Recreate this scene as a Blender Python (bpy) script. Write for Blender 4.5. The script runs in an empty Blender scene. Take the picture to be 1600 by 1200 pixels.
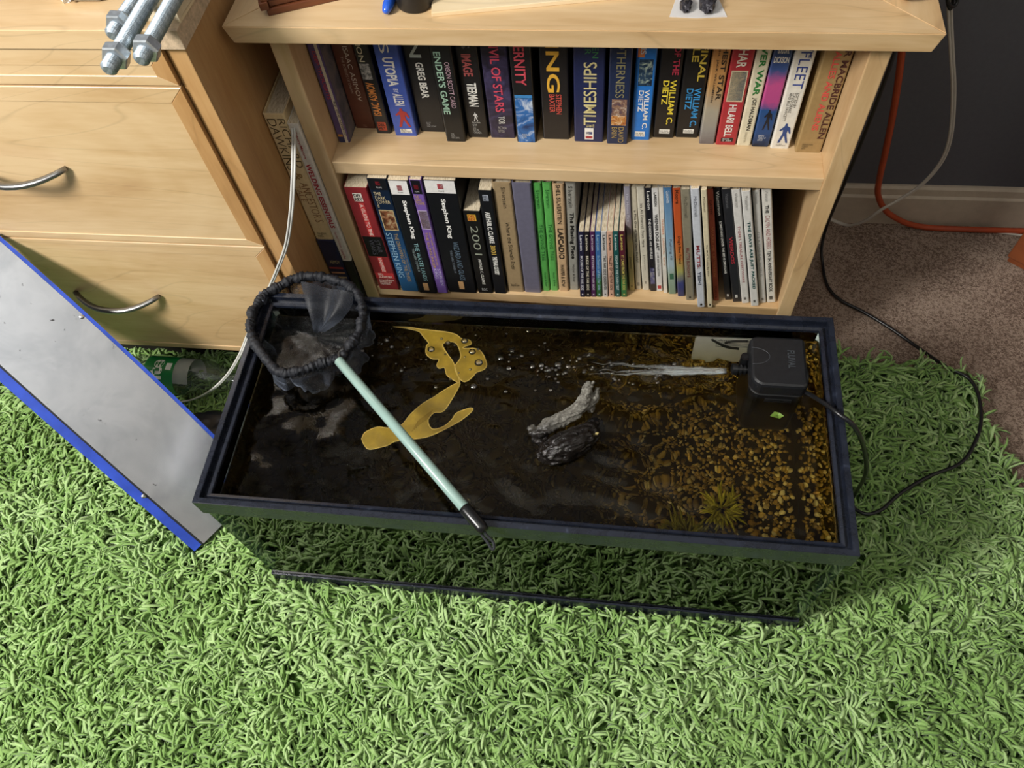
import bpy, bmesh, math, random
import numpy as np
from mathutils import Vector, Matrix

random.seed(7)
rng = np.random.default_rng(7)
sc = bpy.context.scene
col = sc.collection
PI = math.pi

# ------------------------------------------------------------------ camera
CA, CB, CC = 0.5450, 0.2420, -0.1504
CAM = Vector((0.4901, -0.3093, 1.1509))
FPX = 1227.3
RM = Matrix.Rotation(CB, 3, 'Z') @ Matrix.Rotation(CA, 3, 'X') @ Matrix.Rotation(CC, 3, 'Z')
cd = bpy.data.cameras.new('camera')
cd.sensor_width = 36.0
cd.lens = FPX / 1600.0 * 36.0
cd.clip_start = 0.01
cam = bpy.data.objects.new('camera', cd)
col.objects.link(cam)
cam.matrix_world = Matrix.Translation(CAM) @ RM.to_4x4()
sc.camera = cam

# ------------------------------------------------------------------ light
world = bpy.data.worlds.new('world')
sc.world = world
world.use_nodes = True
bg = world.node_tree.nodes['Background']
bg.inputs[0].default_value = (0.86, 0.93, 1.0, 1)
bg.inputs[1].default_value = 0.12

LDIR = Vector((0.60, 0.41, -0.69)).normalized()
ld = bpy.data.lights.new('window_daylight', 'AREA')
ld.shape = 'RECTANGLE'
ld.size = 0.40
ld.size_y = 0.55
ld.energy = 74
ld.color = (1.0, 0.97, 0.92)
lo = bpy.data.objects.new('window_daylight', ld)
col.objects.link(lo)
lo.location = Vector((0.40, 0.20, 0.25)) - LDIR * 2.35
lo.rotation_euler = LDIR.to_track_quat('-Z', 'Y').to_euler()

# added unseen lamp: brightens the ceiling for fill and the metal panel's sheen
l2 = bpy.data.lights.new('ceiling_fill_lamp', 'AREA')
l2.shape = 'RECTANGLE'
l2.size = 1.2
l2.size_y = 0.8
l2.energy = 26
l2.spread = math.radians(115)
l2.color = (0.93, 0.97, 1.0)
lo2 = bpy.data.objects.new('ceiling_fill_lamp', l2)
col.objects.link(lo2)
lo2.location = (-0.75, -0.85, 1.45)
lo2.rotation_euler = (Vector((0.75, -0.45, 2.42)) - Vector(lo2.location)).to_track_quat('-Z', 'Y').to_euler()

vs = sc.view_settings
vs.view_transform = 'Standard'
vs.look = 'None'
vs.exposure = -0.12
vs.gamma = 1.0
vs.use_curve_mapping = False


# ------------------------------------------------------------------ helpers
def ray(u, v):
    return RM @ Vector(((u - 800) / FPX, -(v - 600) / FPX, -1.0))


def pz(u, v, z):
    d = ray(u, v)
    return CAM + d * ((z - CAM.z) / d.z)


def py(u, v, y):
    d = ray(u, v)
    return CAM + d * ((y - CAM.y) / d.y)


def px(u, v, x):
    d = ray(u, v)
    return CAM + d * ((x - CAM.x) / d.x)


def lin(h):
    if not isinstance(h, str):
        return tuple(h)
    h = h.lstrip('#')
    out = []
    for i in (0, 2, 4):
        c = int(h[i:i + 2], 16) / 255
        out.append(c / 12.92 if c <= .04045 else ((c + .055) / 1.055) ** 2.4)
    return tuple(out)


MATS = {}


def nt(name):
    m = bpy.data.materials.new(name)
    m.use_nodes = True
    t = m.node_tree
    b = t.nodes['Principled BSDF']
    return m, t, b


def tex_noise(t, scale, detail=3, rough=.5, vec=None, dist=0):
    n = t.nodes.new('ShaderNodeTexNoise')
    n.inputs['Scale'].default_value = scale
    n.inputs['Detail'].default_value = detail
    n.inputs['Roughness'].default_value = rough
    n.inputs['Distortion'].default_value = dist
    if vec is not None:
        t.links.new(vec, n.inputs['Vector'])
    return n


def ramp(t, fac, stops):
    r = t.nodes.new('ShaderNodeValToRGB')
    e = r.color_ramp.elements
    while len(e) < len(stops):
        e.new(.5)
    for i, (p, c) in enumerate(stops):
        e[i].position = p
        e[i].color = (*lin(c), 1)
    t.links.new(fac, r.inputs[0])
    return r


def objco(t, scale=(1, 1, 1)):
    c = t.nodes.new('ShaderNodeTexCoord')
    mp = t.nodes.new('ShaderNodeMapping')
    mp.inputs['Scale'].default_value = scale
    t.links.new(c.outputs['Object'], mp.inputs['Vector'])
    return mp.outputs[0]


def bump(t, b, h, strength=.3, dist=.001):
    n = t.nodes.new('ShaderNodeBump')
    n.inputs['Strength'].default_value = strength
    n.inputs['Distance'].default_value = dist
    t.links.new(h, n.inputs['Height'])
    t.links.new(n.outputs[0], b.inputs['Normal'])


def M(c, rough=.5, metal=0, var=.12, scale=60, spec=.5, coat=0, bmp=0):
    key = ('m', c, rough, metal, var, scale, spec, coat, bmp)
    if key in MATS:
        return MATS[key]
    m, t, b = nt('surface_' + (c.lstrip('#') if isinstance(c, str) else 'mix') + '_%d' % len(MATS))
    l = lin(c)
    n = tex_noise(t, scale, 4, .6, objco(t))
    r = t.nodes.new('ShaderNodeValToRGB')
    r.color_ramp.elements[0].position = .3
    r.color_ramp.elements[1].position = .75
    r.color_ramp.elements[0].color = (*[x * (1 - var) for x in l], 1)
    r.color_ramp.elements[1].color = (*[min(1, x * (1 + var) + .002) for x in l], 1)
    t.links.new(n.outputs['Fac'], r.inputs[0])
    t.links.new(r.outputs[0], b.inputs['Base Color'])
    b.inputs['Roughness'].default_value = rough
    b.inputs['Metallic'].default_value = metal
    b.inputs['Specular IOR Level'].default_value = spec
    b.inputs['Coat Weight'].default_value = coat
    b.inputs['Coat Roughness'].default_value = .12
    if bmp:
        bump(t, b, n.outputs['Fac'], bmp, .001)
    MATS[key] = m
    return m


def wood(name, light, mid, dark, axis='x', rough=.38, scale=9, coat=.25, figure=.5):
    key = ('w', name, axis)
    if key in MATS:
        return MATS[key]
    m, t, b = nt(name + '_' + axis)
    s = {'x': (.13, 1, 1), 'y': (1, .13, 1), 'z': (1, 1, .13)}[axis]
    v = objco(t, s)
    n1 = tex_noise(t, scale, 5, .55, v, 1.2)
    n2 = tex_noise(t, scale * 14, 3, .6, v, .3)
    n3 = tex_noise(t, 3.2, 3, .6, objco(t), 1.5)
    a = t.nodes.new('ShaderNodeMath'); a.operation = 'MULTIPLY_ADD'
    t.links.new(n2.outputs['Fac'], a.inputs[0]); a.inputs[1].default_value = .30
    t.links.new(n1.outputs['Fac'], a.inputs[2])
    a2 = t.nodes.new('ShaderNodeMath'); a2.operation = 'MULTIPLY_ADD'
    t.links.new(n3.outputs['Fac'], a2.inputs[0]); a2.inputs[1].default_value = figure
    t.links.new(a.outputs[0], a2.inputs[2])
    r = ramp(t, a2.outputs[0], [(.52, dark), (.78, mid), (1.0, light)])
    # thin dark growth lines
    w = t.nodes.new('ShaderNodeTexNoise'); w.inputs['Scale'].default_value = scale * .7
    w.inputs['Detail'].default_value = 1.5; w.inputs['Distortion'].default_value = 1.0
    t.links.new(v, w.inputs['Vector'])
    fr = t.nodes.new('ShaderNodeMath'); fr.operation = 'PINGPONG'; fr.inputs[1].default_value = .034
    t.links.new(w.outputs['Fac'], fr.inputs[0])
    ln = t.nodes.new('ShaderNodeMapRange'); ln.inputs[1].default_value = 0; ln.inputs[2].default_value = .0030
    ln.inputs[3].default_value = .87; ln.inputs[4].default_value = 1.0
    t.links.new(fr.outputs[0], ln.inputs[0])
    mx = t.nodes.new('ShaderNodeMix'); mx.data_type = 'RGBA'; mx.blend_type = 'MULTIPLY'
    mx.inputs[0].default_value = 1
    t.links.new(r.outputs[0], mx.inputs[6])
    cb = t.nodes.new('ShaderNodeCombineColor')
    for i in range(3):
        t.links.new(ln.outputs[0], cb.inputs[i])
    t.links.new(cb.outputs[0], mx.inputs[7])
    t.links.new(mx.outputs[2], b.inputs['Base Color'])
    b.inputs['Roughness'].default_value = rough
    b.inputs['Coat Weight'].default_value = coat
    b.inputs['Coat Roughness'].default_value = .2
    bump(t, b, n2.outputs['Fac'], .12, .0006)
    MATS[key] = m
    return m


def maple(axis='x'):
    return wood('maple', '#d9bc92', '#caa97c', '#af875a', axis)


def honey(axis='z'):
    return wood('honey_maple', '#c89f6c', '#b68a58', '#9a7043', axis, rough=.42)


def tag(o, label=None, cat=None, group=None, kind=None):
    if label: o['label'] = label
    if cat: o['category'] = cat
    if group: o['group'] = group
    if kind: o['kind'] = kind
    return o


def empty(name, loc=(0, 0, 0), rot=(0, 0, 0)):
    o = bpy.data.objects.new(name, None)
    col.objects.link(o)
    o.empty_display_size = .03
    o.location = loc
    o.rotation_euler = rot
    return o


def add(name, me, mat=None, parent=None, loc=None, smooth=False):
    o = bpy.data.objects.new(name, me)
    col.objects.link(o)
    if mat is not None and not me.materials:
        me.materials.append(mat)
    if parent is not None:
        o.parent = parent
    if loc is not None:
        o.location = loc
    if smooth:
        for p in me.polygons:
            p.use_smooth = True
    return o


def from_py(name, v, f, mat, parent=None, smooth=False, loc=None):
    me = bpy.data.meshes.new(name)
    me.from_pydata([tuple(x) for x in v], [], f)
    me.update()
    return add(name, me, mat, parent, loc, smooth)


def from_bm(name, bm, mat, parent=None, smooth=False, loc=None):
    me = bpy.data.meshes.new(name)
    bmesh.ops.recalc_face_normals(bm, faces=bm.faces)
    bm.to_mesh(me)
    bm.free()
    return add(name, me, mat, parent, loc, smooth)


def bm_box(bm, a, b, bev=0):
    x0, y0, z0 = a
    x1, y1, z1 = b
    v = [bm.verts.new(p) for p in ((x0, y0, z0), (x1, y0, z0), (x1, y1, z0), (x0, y1, z0), (x0, y0, z1), (x1, y0, z1), (x1, y1, z1), (x0, y1, z1))]
    fs = [bm.faces.new([v[i] for i in q]) for q in ((0, 3, 2, 1), (4, 5, 6, 7), (0, 1, 5, 4), (1, 2, 6, 5), (2, 3, 7, 6), (3, 0, 4, 7))]
    if bev:
        es = list({e for f in fs for e in f.edges})
        bmesh.ops.bevel(bm, geom=es, offset=bev, segments=2, affect='EDGES', profile=.5)


def box(name, a, b, mat, parent=None, bev=.0012, loc=None):
    bm = bmesh.new()
    bm_box(bm, a, b, bev)
    return from_bm(name, bm, mat, parent, loc=loc)


def prism(name, poly, z0, z1, mat, parent=None, bev=0, smooth=False, poly1=None):
    bm = bmesh.new()
    p1 = poly1 or poly
    lo_ = [bm.verts.new((x, y, z0)) for x, y in poly]
    hi_ = [bm.verts.new((x, y, z1)) for x, y in p1]
    n = len(poly)
    bm.faces.new(lo_[::-1])
    bm.faces.new(hi_)
    for i in range(n):
        bm.faces.new((lo_[i], lo_[(i + 1) % n], hi_[(i + 1) % n], hi_[i]))
    if bev:
        bmesh.ops.bevel(bm, geom=list(bm.edges), offset=bev, segments=2, affect='EDGES')
    return from_bm(name, bm, mat, parent, smooth)


def catmull(pts, n=8):
    P = [Vector(p) for p in pts]
    P = [P[0] * 2 - P[1]] + P + [P[-1] * 2 - P[-2]]
    out = []
    for i in range(1, len(P) - 2):
        for k in range(n):
            t = k / n
            a, b, c, d = P[i - 1], P[i], P[i + 1], P[i + 2]
            out.append(.5 * ((2 * b) + (c - a) * t + (2 * a - 5 * b + 4 * c - d) * t * t + (3 * b - a - 3 * c + d) * t ** 3))
    out.append(P[-2])
    return out


def tube_data(path, rad, sides=10, closed=False, squash=None):
    path = [Vector(p) for p in path]
    n = len(path)
    R = rad if isinstance(rad, (list, tuple)) else [rad] * n
    v, f = [], []
    up = None
    for i, p in enumerate(path):
        if closed:
            t = path[(i + 1) % n] - path[i - 1]
        else:
            t = path[min(i + 1, n - 1)] - path[max(i - 1, 0)]
        t.normalize()
        if up is None:
            up = Vector((0, 0, 1)) if abs(t.z) < .9 else Vector((1, 0, 0))
        up = (up - t * up.dot(t)).normalized()
        s = t.cross(up)
        for k in range(sides):
            a = 2 * PI * k / sides
            v.append(p + (s * math.cos(a) + up * math.sin(a) * (squash or 1)) * R[i])
    m = n if closed else n - 1
    for i in range(m):
        j = (i + 1) % n
        for k in range(sides):
            k2 = (k + 1) % sides
            f.append((i * sides + k, i * sides + k2, j * sides + k2, j * sides + k))
    if not closed:
        f.append(tuple(range(sides))[::-1])
        f.append(tuple((n - 1) * sides + k for k in range(sides)))
    return v, f


def tube(name, pts, rad, mat, parent=None, sides=10, n=8, closed=False, squash=None):
    path = catmull(pts, n) if n > 1 else pts
    v, f = tube_data(path, rad, sides, closed, squash)
    return from_py(name, v, f, mat, parent, smooth=True)


def lathe_data(prof, sides=32):
    """profile of (radius, axial) about local X"""
    v, f = [], []
    for r, a in prof:
        for k in range(sides):
            t = 2 * PI * k / sides
            v.append((a, r * math.cos(t), r * math.sin(t)))
    n = len(prof)
    for i in range(n - 1):
        for k in range(sides):
            k2 = (k + 1) % sides
            f.append((i * sides + k, i * sides + k2, (i + 1) * sides + k2, (i + 1) * sides + k))
    f.append(tuple(range(sides))[::-1])
    f.append(tuple((n - 1) * sides + k for k in range(sides)))
    return v, f


def fbm(p, f=1.0, o=3):
    from mathutils import noise
    return noise.fractal(Vector(p) * f, 1.0, 2.0, o)


# deferred lettering: all text curves are meshed with one depsgraph update
TEXTQ = []


def lettering(s, parent, place, mat, bold=.012, name='lettering'):
    """place maps text unit square (a 0..1 along the line, b 0..1 up) to local coordinates of parent"""
    c = bpy.data.curves.new('lettering', 'FONT')
    c.body = s
    c.resolution_u = 3
    c.offset = bold
    c.space_line = .86
    o = bpy.data.objects.new('lettering_curve', c)
    TEXTQ.append((o, parent, place, mat, name))


def flush_text():
    tmp = bpy.data.collections.new('tmp_text')
    col.children.link(tmp)
    for q in TEXTQ:
        tmp.objects.link(q[0])
    bpy.context.view_layer.update()
    dg = bpy.context.evaluated_depsgraph_get()
    done = []
    for o, parent, place, mat, name in TEXTQ:
        me = bpy.data.meshes.new_from_object(o.evaluated_get(dg))
        done.append(me)
    for (o, parent, place, mat, name), me in zip(TEXTQ, done):
        n = len(me.vertices)
        if n:
            a = np.empty(n * 3)
            me.vertices.foreach_get('co', a)
            a = a.reshape(-1, 3)
            lo_, hi_ = a.min(0), a.max(0)
            sz = np.maximum(hi_ - lo_, 1e-6)
            for i in range(n):
                t = (a[i] - lo_) / sz
                me.vertices[i].co = place(float(t[0]), float(t[1]))
            me.materials.clear()
            me.update()
            add(name, me, mat, parent)
        cu = o.data
        bpy.data.objects.remove(o)
        bpy.data.curves.remove(cu)
    bpy.data.collections.remove(tmp)


# ------------------------------------------------------------------ dimensions
W, D, H = 0.768, 0.3167, 0.3018          # aquarium outer size
YB, ANG = 0.4555, -0.0143                # bookcase front plane and yaw
BX0, BX1, PW = 0.0760, 0.7622, 0.0221
Z_SH1, Z_SH2 = 0.413, 0.140
WATER = 0.259
FLOOR = -0.028
WALL_Y = 0.800

# ------------------------------------------------------------------ setting
m, t, b = nt('carpet')
n1 = tex_noise(t, 520, 3, .7, objco(t)); n2 = tex_noise(t, 9, 4, .6, objco(t)); n3 = tex_noise(t, 190, 2, .6, objco(t))
mxx = t.nodes.new('ShaderNodeMath'); mxx.operation = 'MULTIPLY_ADD'; mxx.inputs[1].default_value = .35
t.links.new(n2.outputs['Fac'], mxx.inputs[0]); t.links.new(n1.outputs['Fac'], mxx.inputs[2])
mx2 = t.nodes.new('ShaderNodeMath'); mx2.operation = 'MULTIPLY_ADD'; mx2.inputs[1].default_value = .6
t.links.new(n3.outputs['Fac'], mx2.inputs[0]); t.links.new(mxx.outputs[0], mx2.inputs[2])
r = ramp(t, mx2.outputs[0], [(.70, '#5d4c43'), (.98, '#8f7b6d'), (1.22, '#b09c8c')])
t.links.new(r.outputs[0], b.inputs['Base Color']); b.inputs['Roughness'].default_value = 1
b.inputs['Specular IOR Level'].default_value = .1
bump(t, b, mx2.outputs[0], .9, .004)
CARPET = m
tag(box('floor', (-2.2, -2.4, FLOOR - .05), (2.2, WALL_Y + .05, FLOOR), CARPET, bev=0), kind='structure')
tag(box('wall_back', (-2.2, WALL_Y, FLOOR - .05), (2.2, WALL_Y + .1, 2.45), M('#57575e', .75, var=.06, scale=120, bmp=.15), bev=0), kind='structure')
tag(box('ceiling', (-2.2, -2.4, 2.42), (2.2, WALL_Y + .1, 2.5), M('#e6e4df', .9, var=.03), bev=0), kind='structure')
tag(box('wall_right', (2.1, -2.4, FLOOR - .05), (2.2, WALL_Y + .1, 2.45), M('#a89f92', .75, var=.06, scale=120, bmp=.15), bev=0), kind='structure')
bb_top = py(1450, 297, WALL_Y - .013).z
bm = bmesh.new()
prof = [(WALL_Y, FLOOR), (WALL_Y - .014, FLOOR), (WALL_Y - .014, bb_top - .022), (WALL_Y - .010, bb_top - .018), (WALL_Y - .009, bb_top - .004), (WALL_Y - .005, bb_top), (WALL_Y, bb_top)]
A_ = [bm.verts.new((-2.2, y, z)) for y, z in prof]
B_ = [bm.verts.new((2.1, y, z)) for y, z in prof]
for i in range(len(prof)):
    j = (i + 1) % len(prof)
    bm.faces.new((A_[i], A_[j], B_[j], B_[i]))
bm.faces.new(A_); bm.faces.new(B_[::-1])
tag(from_bm('baseboard_back', bm, M('#b9ab98', .5, var=.08)), kind='structure')

# ------------------------------------------------------------------ shag rug
RUG = [(-0.95, .452), (1.075, .450), (1.095, .32), (1.125, .20), (1.20, -.20), (1.25, -.62), (-0.95, -.62)]
rug = prism('shag_rug', RUG, FLOOR, -.010, M('#36501f', .95, var=.3, scale=90, spec=.1))
tag(rug, 'bright green shag rug with long tangled pile under the aquarium', 'rug')


def inside(poly, x, y):
    c = np.zeros(len(x), bool)
    n = len(poly)
    for i in range(n):
        x0, y0 = poly[i]; x1, y1 = poly[(i + 1) % n]
        c ^= ((y0 > y) != (y1 > y)) & (x < (x1 - x0) * (y - y0) / (y1 - y0 + 1e-12) + x0)
    return c


def make_pile():
    step = .0150
    gx, gy = np.meshgrid(np.arange(-.80, 1.28, step), np.arange(-.47, .462, step))
    cx = gx.ravel() + rng.uniform(-.006, .006, gx.size)
    cy = gy.ravel() + rng.uniform(-.006, .006, gx.size)
    k = inside(RUG, cx, cy)
    cx, cy = cx[k], cy[k]
    per = 7
    n = len(cx) * per
    tx = np.repeat(cx, per); ty = np.repeat(cy, per)
    # each tuft leans its own way, following a slow swirl
    sw = np.sin(tx * 9.3 + 1.7 * np.sin(ty * 7.1)) * 2.2 + np.cos(ty * 11.7 + 2.1 * np.sin(tx * 5.3)) * 2.2
    tuft = np.repeat(rng.normal(0, .9, len(cx)), per)
    th_ = np.repeat(rng.uniform(.55, 1.25, len(cx)) * (1 + .25 * np.sin(cx * 31 + 2 * np.sin(cy * 23)) * np.cos(cy * 37 + cx * 11)), per)
    ox, oy = rng.normal(0, .0044, n), rng.normal(0, .0044, n)
    lean = sw + tuft
    ang = np.arctan2(oy / .0044 * .45 + np.sin(lean), ox / .0044 * .45 + np.cos(lean)) + rng.normal(0, .22, n)
    rootx = tx + ox; rooty = ty + oy
    L = rng.uniform(.024, .044, n)
    rise = rng.uniform(.010, .0215, n) * th_
    keep = ~((rootx > -.006) & (rootx < W + .004) & (rooty > -.002) & (rooty < D + .004))
    rootx, rooty, ang, L, rise, tuft = [a[keep] for a in (rootx, rooty, ang, L, rise, tuft)]
    n = len(rootx)
    curl = rng.normal(0, .8, n)
    rad = rng.uniform(.0019, .0033, n)
    ts = np.array([0, .3, .6, .85, 1.0]); rs = np.array([.8, 1.0, 1.05, .9, .45])
    S = 3
    V = np.zeros((n, len(ts), S, 3), np.float32)
    for j, tt in enumerate(ts):
        a = ang + curl * tt
        hx = rootx + np.cos(a) * L * .8 * tt ** 1.3
        hy = rooty + np.sin(a) * L * .8 * tt ** 1.3
        hz = -.012 + rise * np.sin(np.minimum(tt * 1.9, 2.2))
        for s in range(S):
            th = 2 * PI * s / S + tuft
            V[:, j, s, 0] = hx - np.sin(a) * np.cos(th) * rad * rs[j]
            V[:, j, s, 1] = hy + np.cos(a) * np.cos(th) * rad * rs[j]
            V[:, j, s, 2] = hz + np.sin(th) * rad * rs[j]
    # nothing pokes through the aquarium base
    inn = (V[..., 0] > -.003) & (V[..., 0] < W + .003) & (V[..., 1] > 0.001) & (V[..., 1] < D)
    V[..., 2] = np.where(inn, np.minimum(V[..., 2], -.009), V[..., 2])
    J = len(ts)
    q = []
    for j in range(J - 1):
        for s in range(S):
            s2 = (s + 1) % S
            q.append((j * S + s, j * S + s2, (j + 1) * S + s2, (j + 1) * S + s))
    q = np.array(q)
    cap = np.array([[(J - 1) * S + s for s in range(S)]])
    base = (np.arange(n) * J * S)[:, None]
    quads = (base[:, :, None] + q[None]).reshape(n, -1)
    caps = (base + cap).reshape(n, -1)
    loops = np.concatenate([quads, caps], 1).ravel().astype(np.int32)
    lens = np.tile(np.array([4] * len(q) + [3]), n).astype(np.int32)
    me = bpy.data.meshes.new('pile')
    me.vertices.add(n * J * S)
    me.vertices.foreach_set('co', V.reshape(-1))
    me.loops.add(len(loops))
    me.loops.foreach_set('vertex_index', loops)
    me.polygons.add(len(lens))
    starts = np.concatenate([[0], np.cumsum(lens)[:-1]]).astype(np.int32)
    me.polygons.foreach_set('loop_start', starts)
    me.polygons.foreach_set('use_smooth', np.ones(len(lens), bool))
    me.update(calc_edges=True)
    return me


m, t, b = nt('shag_pile')
g = t.nodes.new('ShaderNodeNewGeometry')
big = tex_noise(t, 5, 3, .5, objco(t))
ad = t.nodes.new('ShaderNodeMath'); ad.operation = 'MULTIPLY_ADD'; ad.inputs[1].default_value = .5
t.links.new(g.outputs['Random Per Island'], ad.inputs[0]); t.links.new(big.outputs['Fac'], ad.inputs[2])
r = ramp(t, ad.outputs[0], [(.35, '#6c9044'), (.75, '#8bae62'), (1.05, '#aecb8a')])
t.links.new(r.outputs[0], b.inputs['Base Color'])
b.inputs['Roughness'].default_value = .75
b.inputs['Specular IOR Level'].default_value = .3
b.inputs['Sheen Weight'].default_value = .15
pile = add('pile', make_pile(), m, rug)
tag(pile, kind='stuff')


# ------------------------------------------------------------------ bookcase
case = empty('bookcase', (BX0 * math.cos(ANG), YB + BX0 * math.sin(ANG), 0), (0, 0, ANG))
tag(case, 'low maple bookcase with two rows of paperbacks behind the aquarium', 'bookcase')
BW = BX1 - BX0
BD = .300
Z_TOP = .6115
box('side_panel', (0, 0, FLOOR), (PW, BD, Z_TOP), maple('z'), case, .0015)
box('side_panel', (BW - PW, 0, FLOOR), (BW, BD, Z_TOP), maple('z'), case, .0015)
box('shelf', (PW - .0005, .003, Z_SH1 - .0205), (BW - PW + .0005, BD - .01, Z_SH1), maple('x'), case, .0012)
box('shelf', (PW - .0005, .003, Z_SH2 - .0205), (BW - PW + .0005, BD - .01, Z_SH2), maple('x'), case, .0012)
box('shelf', (PW - .0005, .003, .008), (BW - PW + .0005, BD - .01, .028), maple('x'), case, .0012)
box('plinth', (PW - .0005, .02, FLOOR), (BW - PW + .0005, .036, .0085), maple('x'), case, .001)
box('back_panel', (.004, BD - .008, FLOOR), (BW - .004, BD, Z_TOP), honey('z'), case, 0)
# mitred top: four edging boards round a centre panel
tx0, tx1, ty0, ty1 = -.037, BW + .037, -.021, BD + .012
TH = .0215
ew, un = .055, .0065


def edging(poly_top, poly_bot):
    bm = bmesh.new()
    lo_ = [bm.verts.new((x, y, Z_TOP)) for x, y in poly_bot]
    hi_ = [bm.verts.new((x, y, Z_TOP + TH)) for x, y in poly_top]
    n = len(lo_)
    bm.faces.new(lo_[::-1]); bm.faces.new(hi_)
    for i in range(n):
        bm.faces.new((lo_[i], lo_[(i + 1) % n], hi_[(i + 1) % n], hi_[i]))
    bmesh.ops.bevel(bm, geom=list(bm.edges), offset=.0009, segments=2, affect='EDGES')
    return bm


g_ = .0002
from_bm('edging_board', edging([(tx0, ty0), (tx1, ty0), (tx1 - ew, ty0 + ew - g_), (tx0 + ew, ty0 + ew - g_)],
                               [(tx0 + un, ty0 + .001), (tx1 - un, ty0 + .001), (tx1 - ew, ty0 + ew - g_), (tx0 + ew, ty0 + ew - g_)]), maple('x'), case)
from_bm('edging_board', edging([(tx0, ty0 + g_), (tx0 + ew, ty0 + ew), (tx0 + ew, ty1), (tx0, ty1)],
                               [(tx0 + un, ty0 + .001 + g_), (tx0 + ew, ty0 + ew), (tx0 + ew, ty1), (tx0 + un, ty1)]), maple('y'), case)
from_bm('edging_board', edging([(tx1, ty0 + g_), (tx1, ty1), (tx1 - ew, ty1), (tx1 - ew, ty0 + ew)],
                               [(tx1 - un, ty0 + .001 + g_), (tx1 - un, ty1), (tx1 - ew, ty1), (tx1 - ew, ty0 + ew)]), maple('y'), case)
box('top_panel', (tx0 + ew, ty0 + ew, Z_TOP), (tx1 - ew, ty1, Z_TOP + TH - .0004), maple('x'), case, 0)
BTOP = Z_TOP + TH

# ------------------------------------------------------------------ drawer cabinet
CXR, CY = .030, .368
cab = empty('drawer_cabinet', (CXR, CY, 0))
tag(cab, 'maple drawer cabinet with curved grey metal pulls beside the bookcase', 'cabinet')
CW, CDP = .62, .40
box('side_panel', (-.020, .0, .062), (0, CDP, .6605), honey('z'), cab, .001)
box('side_panel', (-CW, .0, .062), (-CW + .02, CDP, .6605), honey('z'), cab, .001)
box('stile', (-.0225, -.0035, .066), (0, .0005, .6605), honey('z'), cab, .0008)
box('back_panel', (-CW + .02, CDP - .01, .062), (-.02, CDP, .66), honey('z'), cab, 0)
box('bottom_panel', (-CW + .02, .0, .062), (-.02, CDP - .01, .078), maple('x'), cab, .001)
box('leg', (-.06, .05, FLOOR), (-.02, .09, .064), honey('z'), cab, .001)
box('leg', (-CW + .02, .05, FLOOR), (-CW + .06, .09, .064), honey('z'), cab, .001)
box('leg', (-.06, .32, FLOOR), (-.02, .36, .064), honey('z'), cab, .001)
box('leg', (-CW + .02, .32, FLOOR), (-CW + .06, .36, .064), honey('z'), cab, .001)
box('shade_kick_board', (-CW + .03, .028, FLOOR), (-.03, .040, .0625), M('#1c1612', .8), cab, 0)  # near-black board added to stand for the shade under the drawers
# top with end edging
box('top_board', (-CW - .01, -.012, .6605), (-.0225, CDP, .6830), maple('x'), cab, .0009)
box('end_edging', (-.0222, -.012, .6605), (.0065, CDP, .6830), M('#c9b295', .6, var=.25, scale=220), cab, .0009)


def drawer(z0, z1):
    x0, x1 = -CW + .024, -.0238
    f = empty('drawer', (0, 0, 0))
    f.parent = cab
    bw, fr = .0205, -.009
    zb = z1 - bw
    box('panel', (x0 + bw - .001, fr + .0012, z0 + .011), (x1 - bw + .001, .016, zb + .001), maple('x'), f, .0004)

    def strip(q, mat):
        bm = bmesh.new()
        a = [bm.verts.new((x, fr, z)) for x, z in q]
        c = [bm.verts.new((x, .004, z)) for x, z in q]
        bm.faces.new(a); bm.faces.new(c[::-1])
        for i in range(4):
            bm.faces.new((a[i], c[i], c[(i + 1) % 4], a[(i + 1) % 4]))
        bmesh.ops.bevel(bm, geom=list(bm.edges), offset=.0005, segments=1, affect='EDGES')
        from_bm('edge_strip', bm, mat, f)
    bb = .012
    strip([(x0, z1), (x0 + bw, zb), (x1 - bw, zb), (x1, z1)], maple('x'))
    strip([(x0, z0), (x1, z0), (x1 - bw, z0 + bb), (x0 + bw, z0 + bb)], maple('x'))
    strip([(x1, z1 - .0004), (x1 - bw, zb - .0004), (x1 - bw, z0 + bb + .0004), (x1, z0 + .0004)], honey('z'))
    strip([(x0, z1 - .0004), (x0, z0 + .0004), (x0 + bw, z0 + bb + .0004), (x0 + bw, zb - .0004)], honey('z'))
    return f


STEEL = M('#8d8d8c', .32, 1, var=.06, scale=300)


def pull(parent, xc, zc, half=.071):
    pts = []
    for i in range(13):
        s = -1 + 2 * i / 12
        yy = -.009 - .030 * (1 - abs(s) ** 2.2)
        pts.append((xc + half * s, yy, zc - .004 * (1 - s * s)))
    rr = [.0042 + .0012 * math.cos(i / 12 * PI - PI / 2) for i in range(13)]
    v, f = tube_data(pts, rr, 12, squash=.8)
    from_py('handle', v, f, STEEL, parent, smooth=True)


d1 = drawer(.6135, .6590)
d2 = drawer(.3500, .6105)
d3 = drawer(.0740, .3470)
pull(d2, -.306, .487)
pull(d3, -.311, .222)
pull(d1, -.330, .634)

# ------------------------------------------------------------------ books
from collections import namedtuple


def plain(c, rough=.42):
    return M(c, rough, var=.10, scale=140, coat=.12)


PAGES = None


def pages_mat():
    global PAGES
    if PAGES is None:
        m, t, b = nt('paper_edges')
        v = objco(t, (1, .05, .05))
        n = tex_noise(t, 2600, 1, .5, v)
        r = ramp(t, n.outputs['Fac'], [(.35, '#a8977a'), (.6, '#d9ccb2')])
        t.links.new(r.outputs[0], b.inputs['Base Color'])
        b.inputs['Roughness'].default_value = .9
        PAGES = m
    return PAGES


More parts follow.
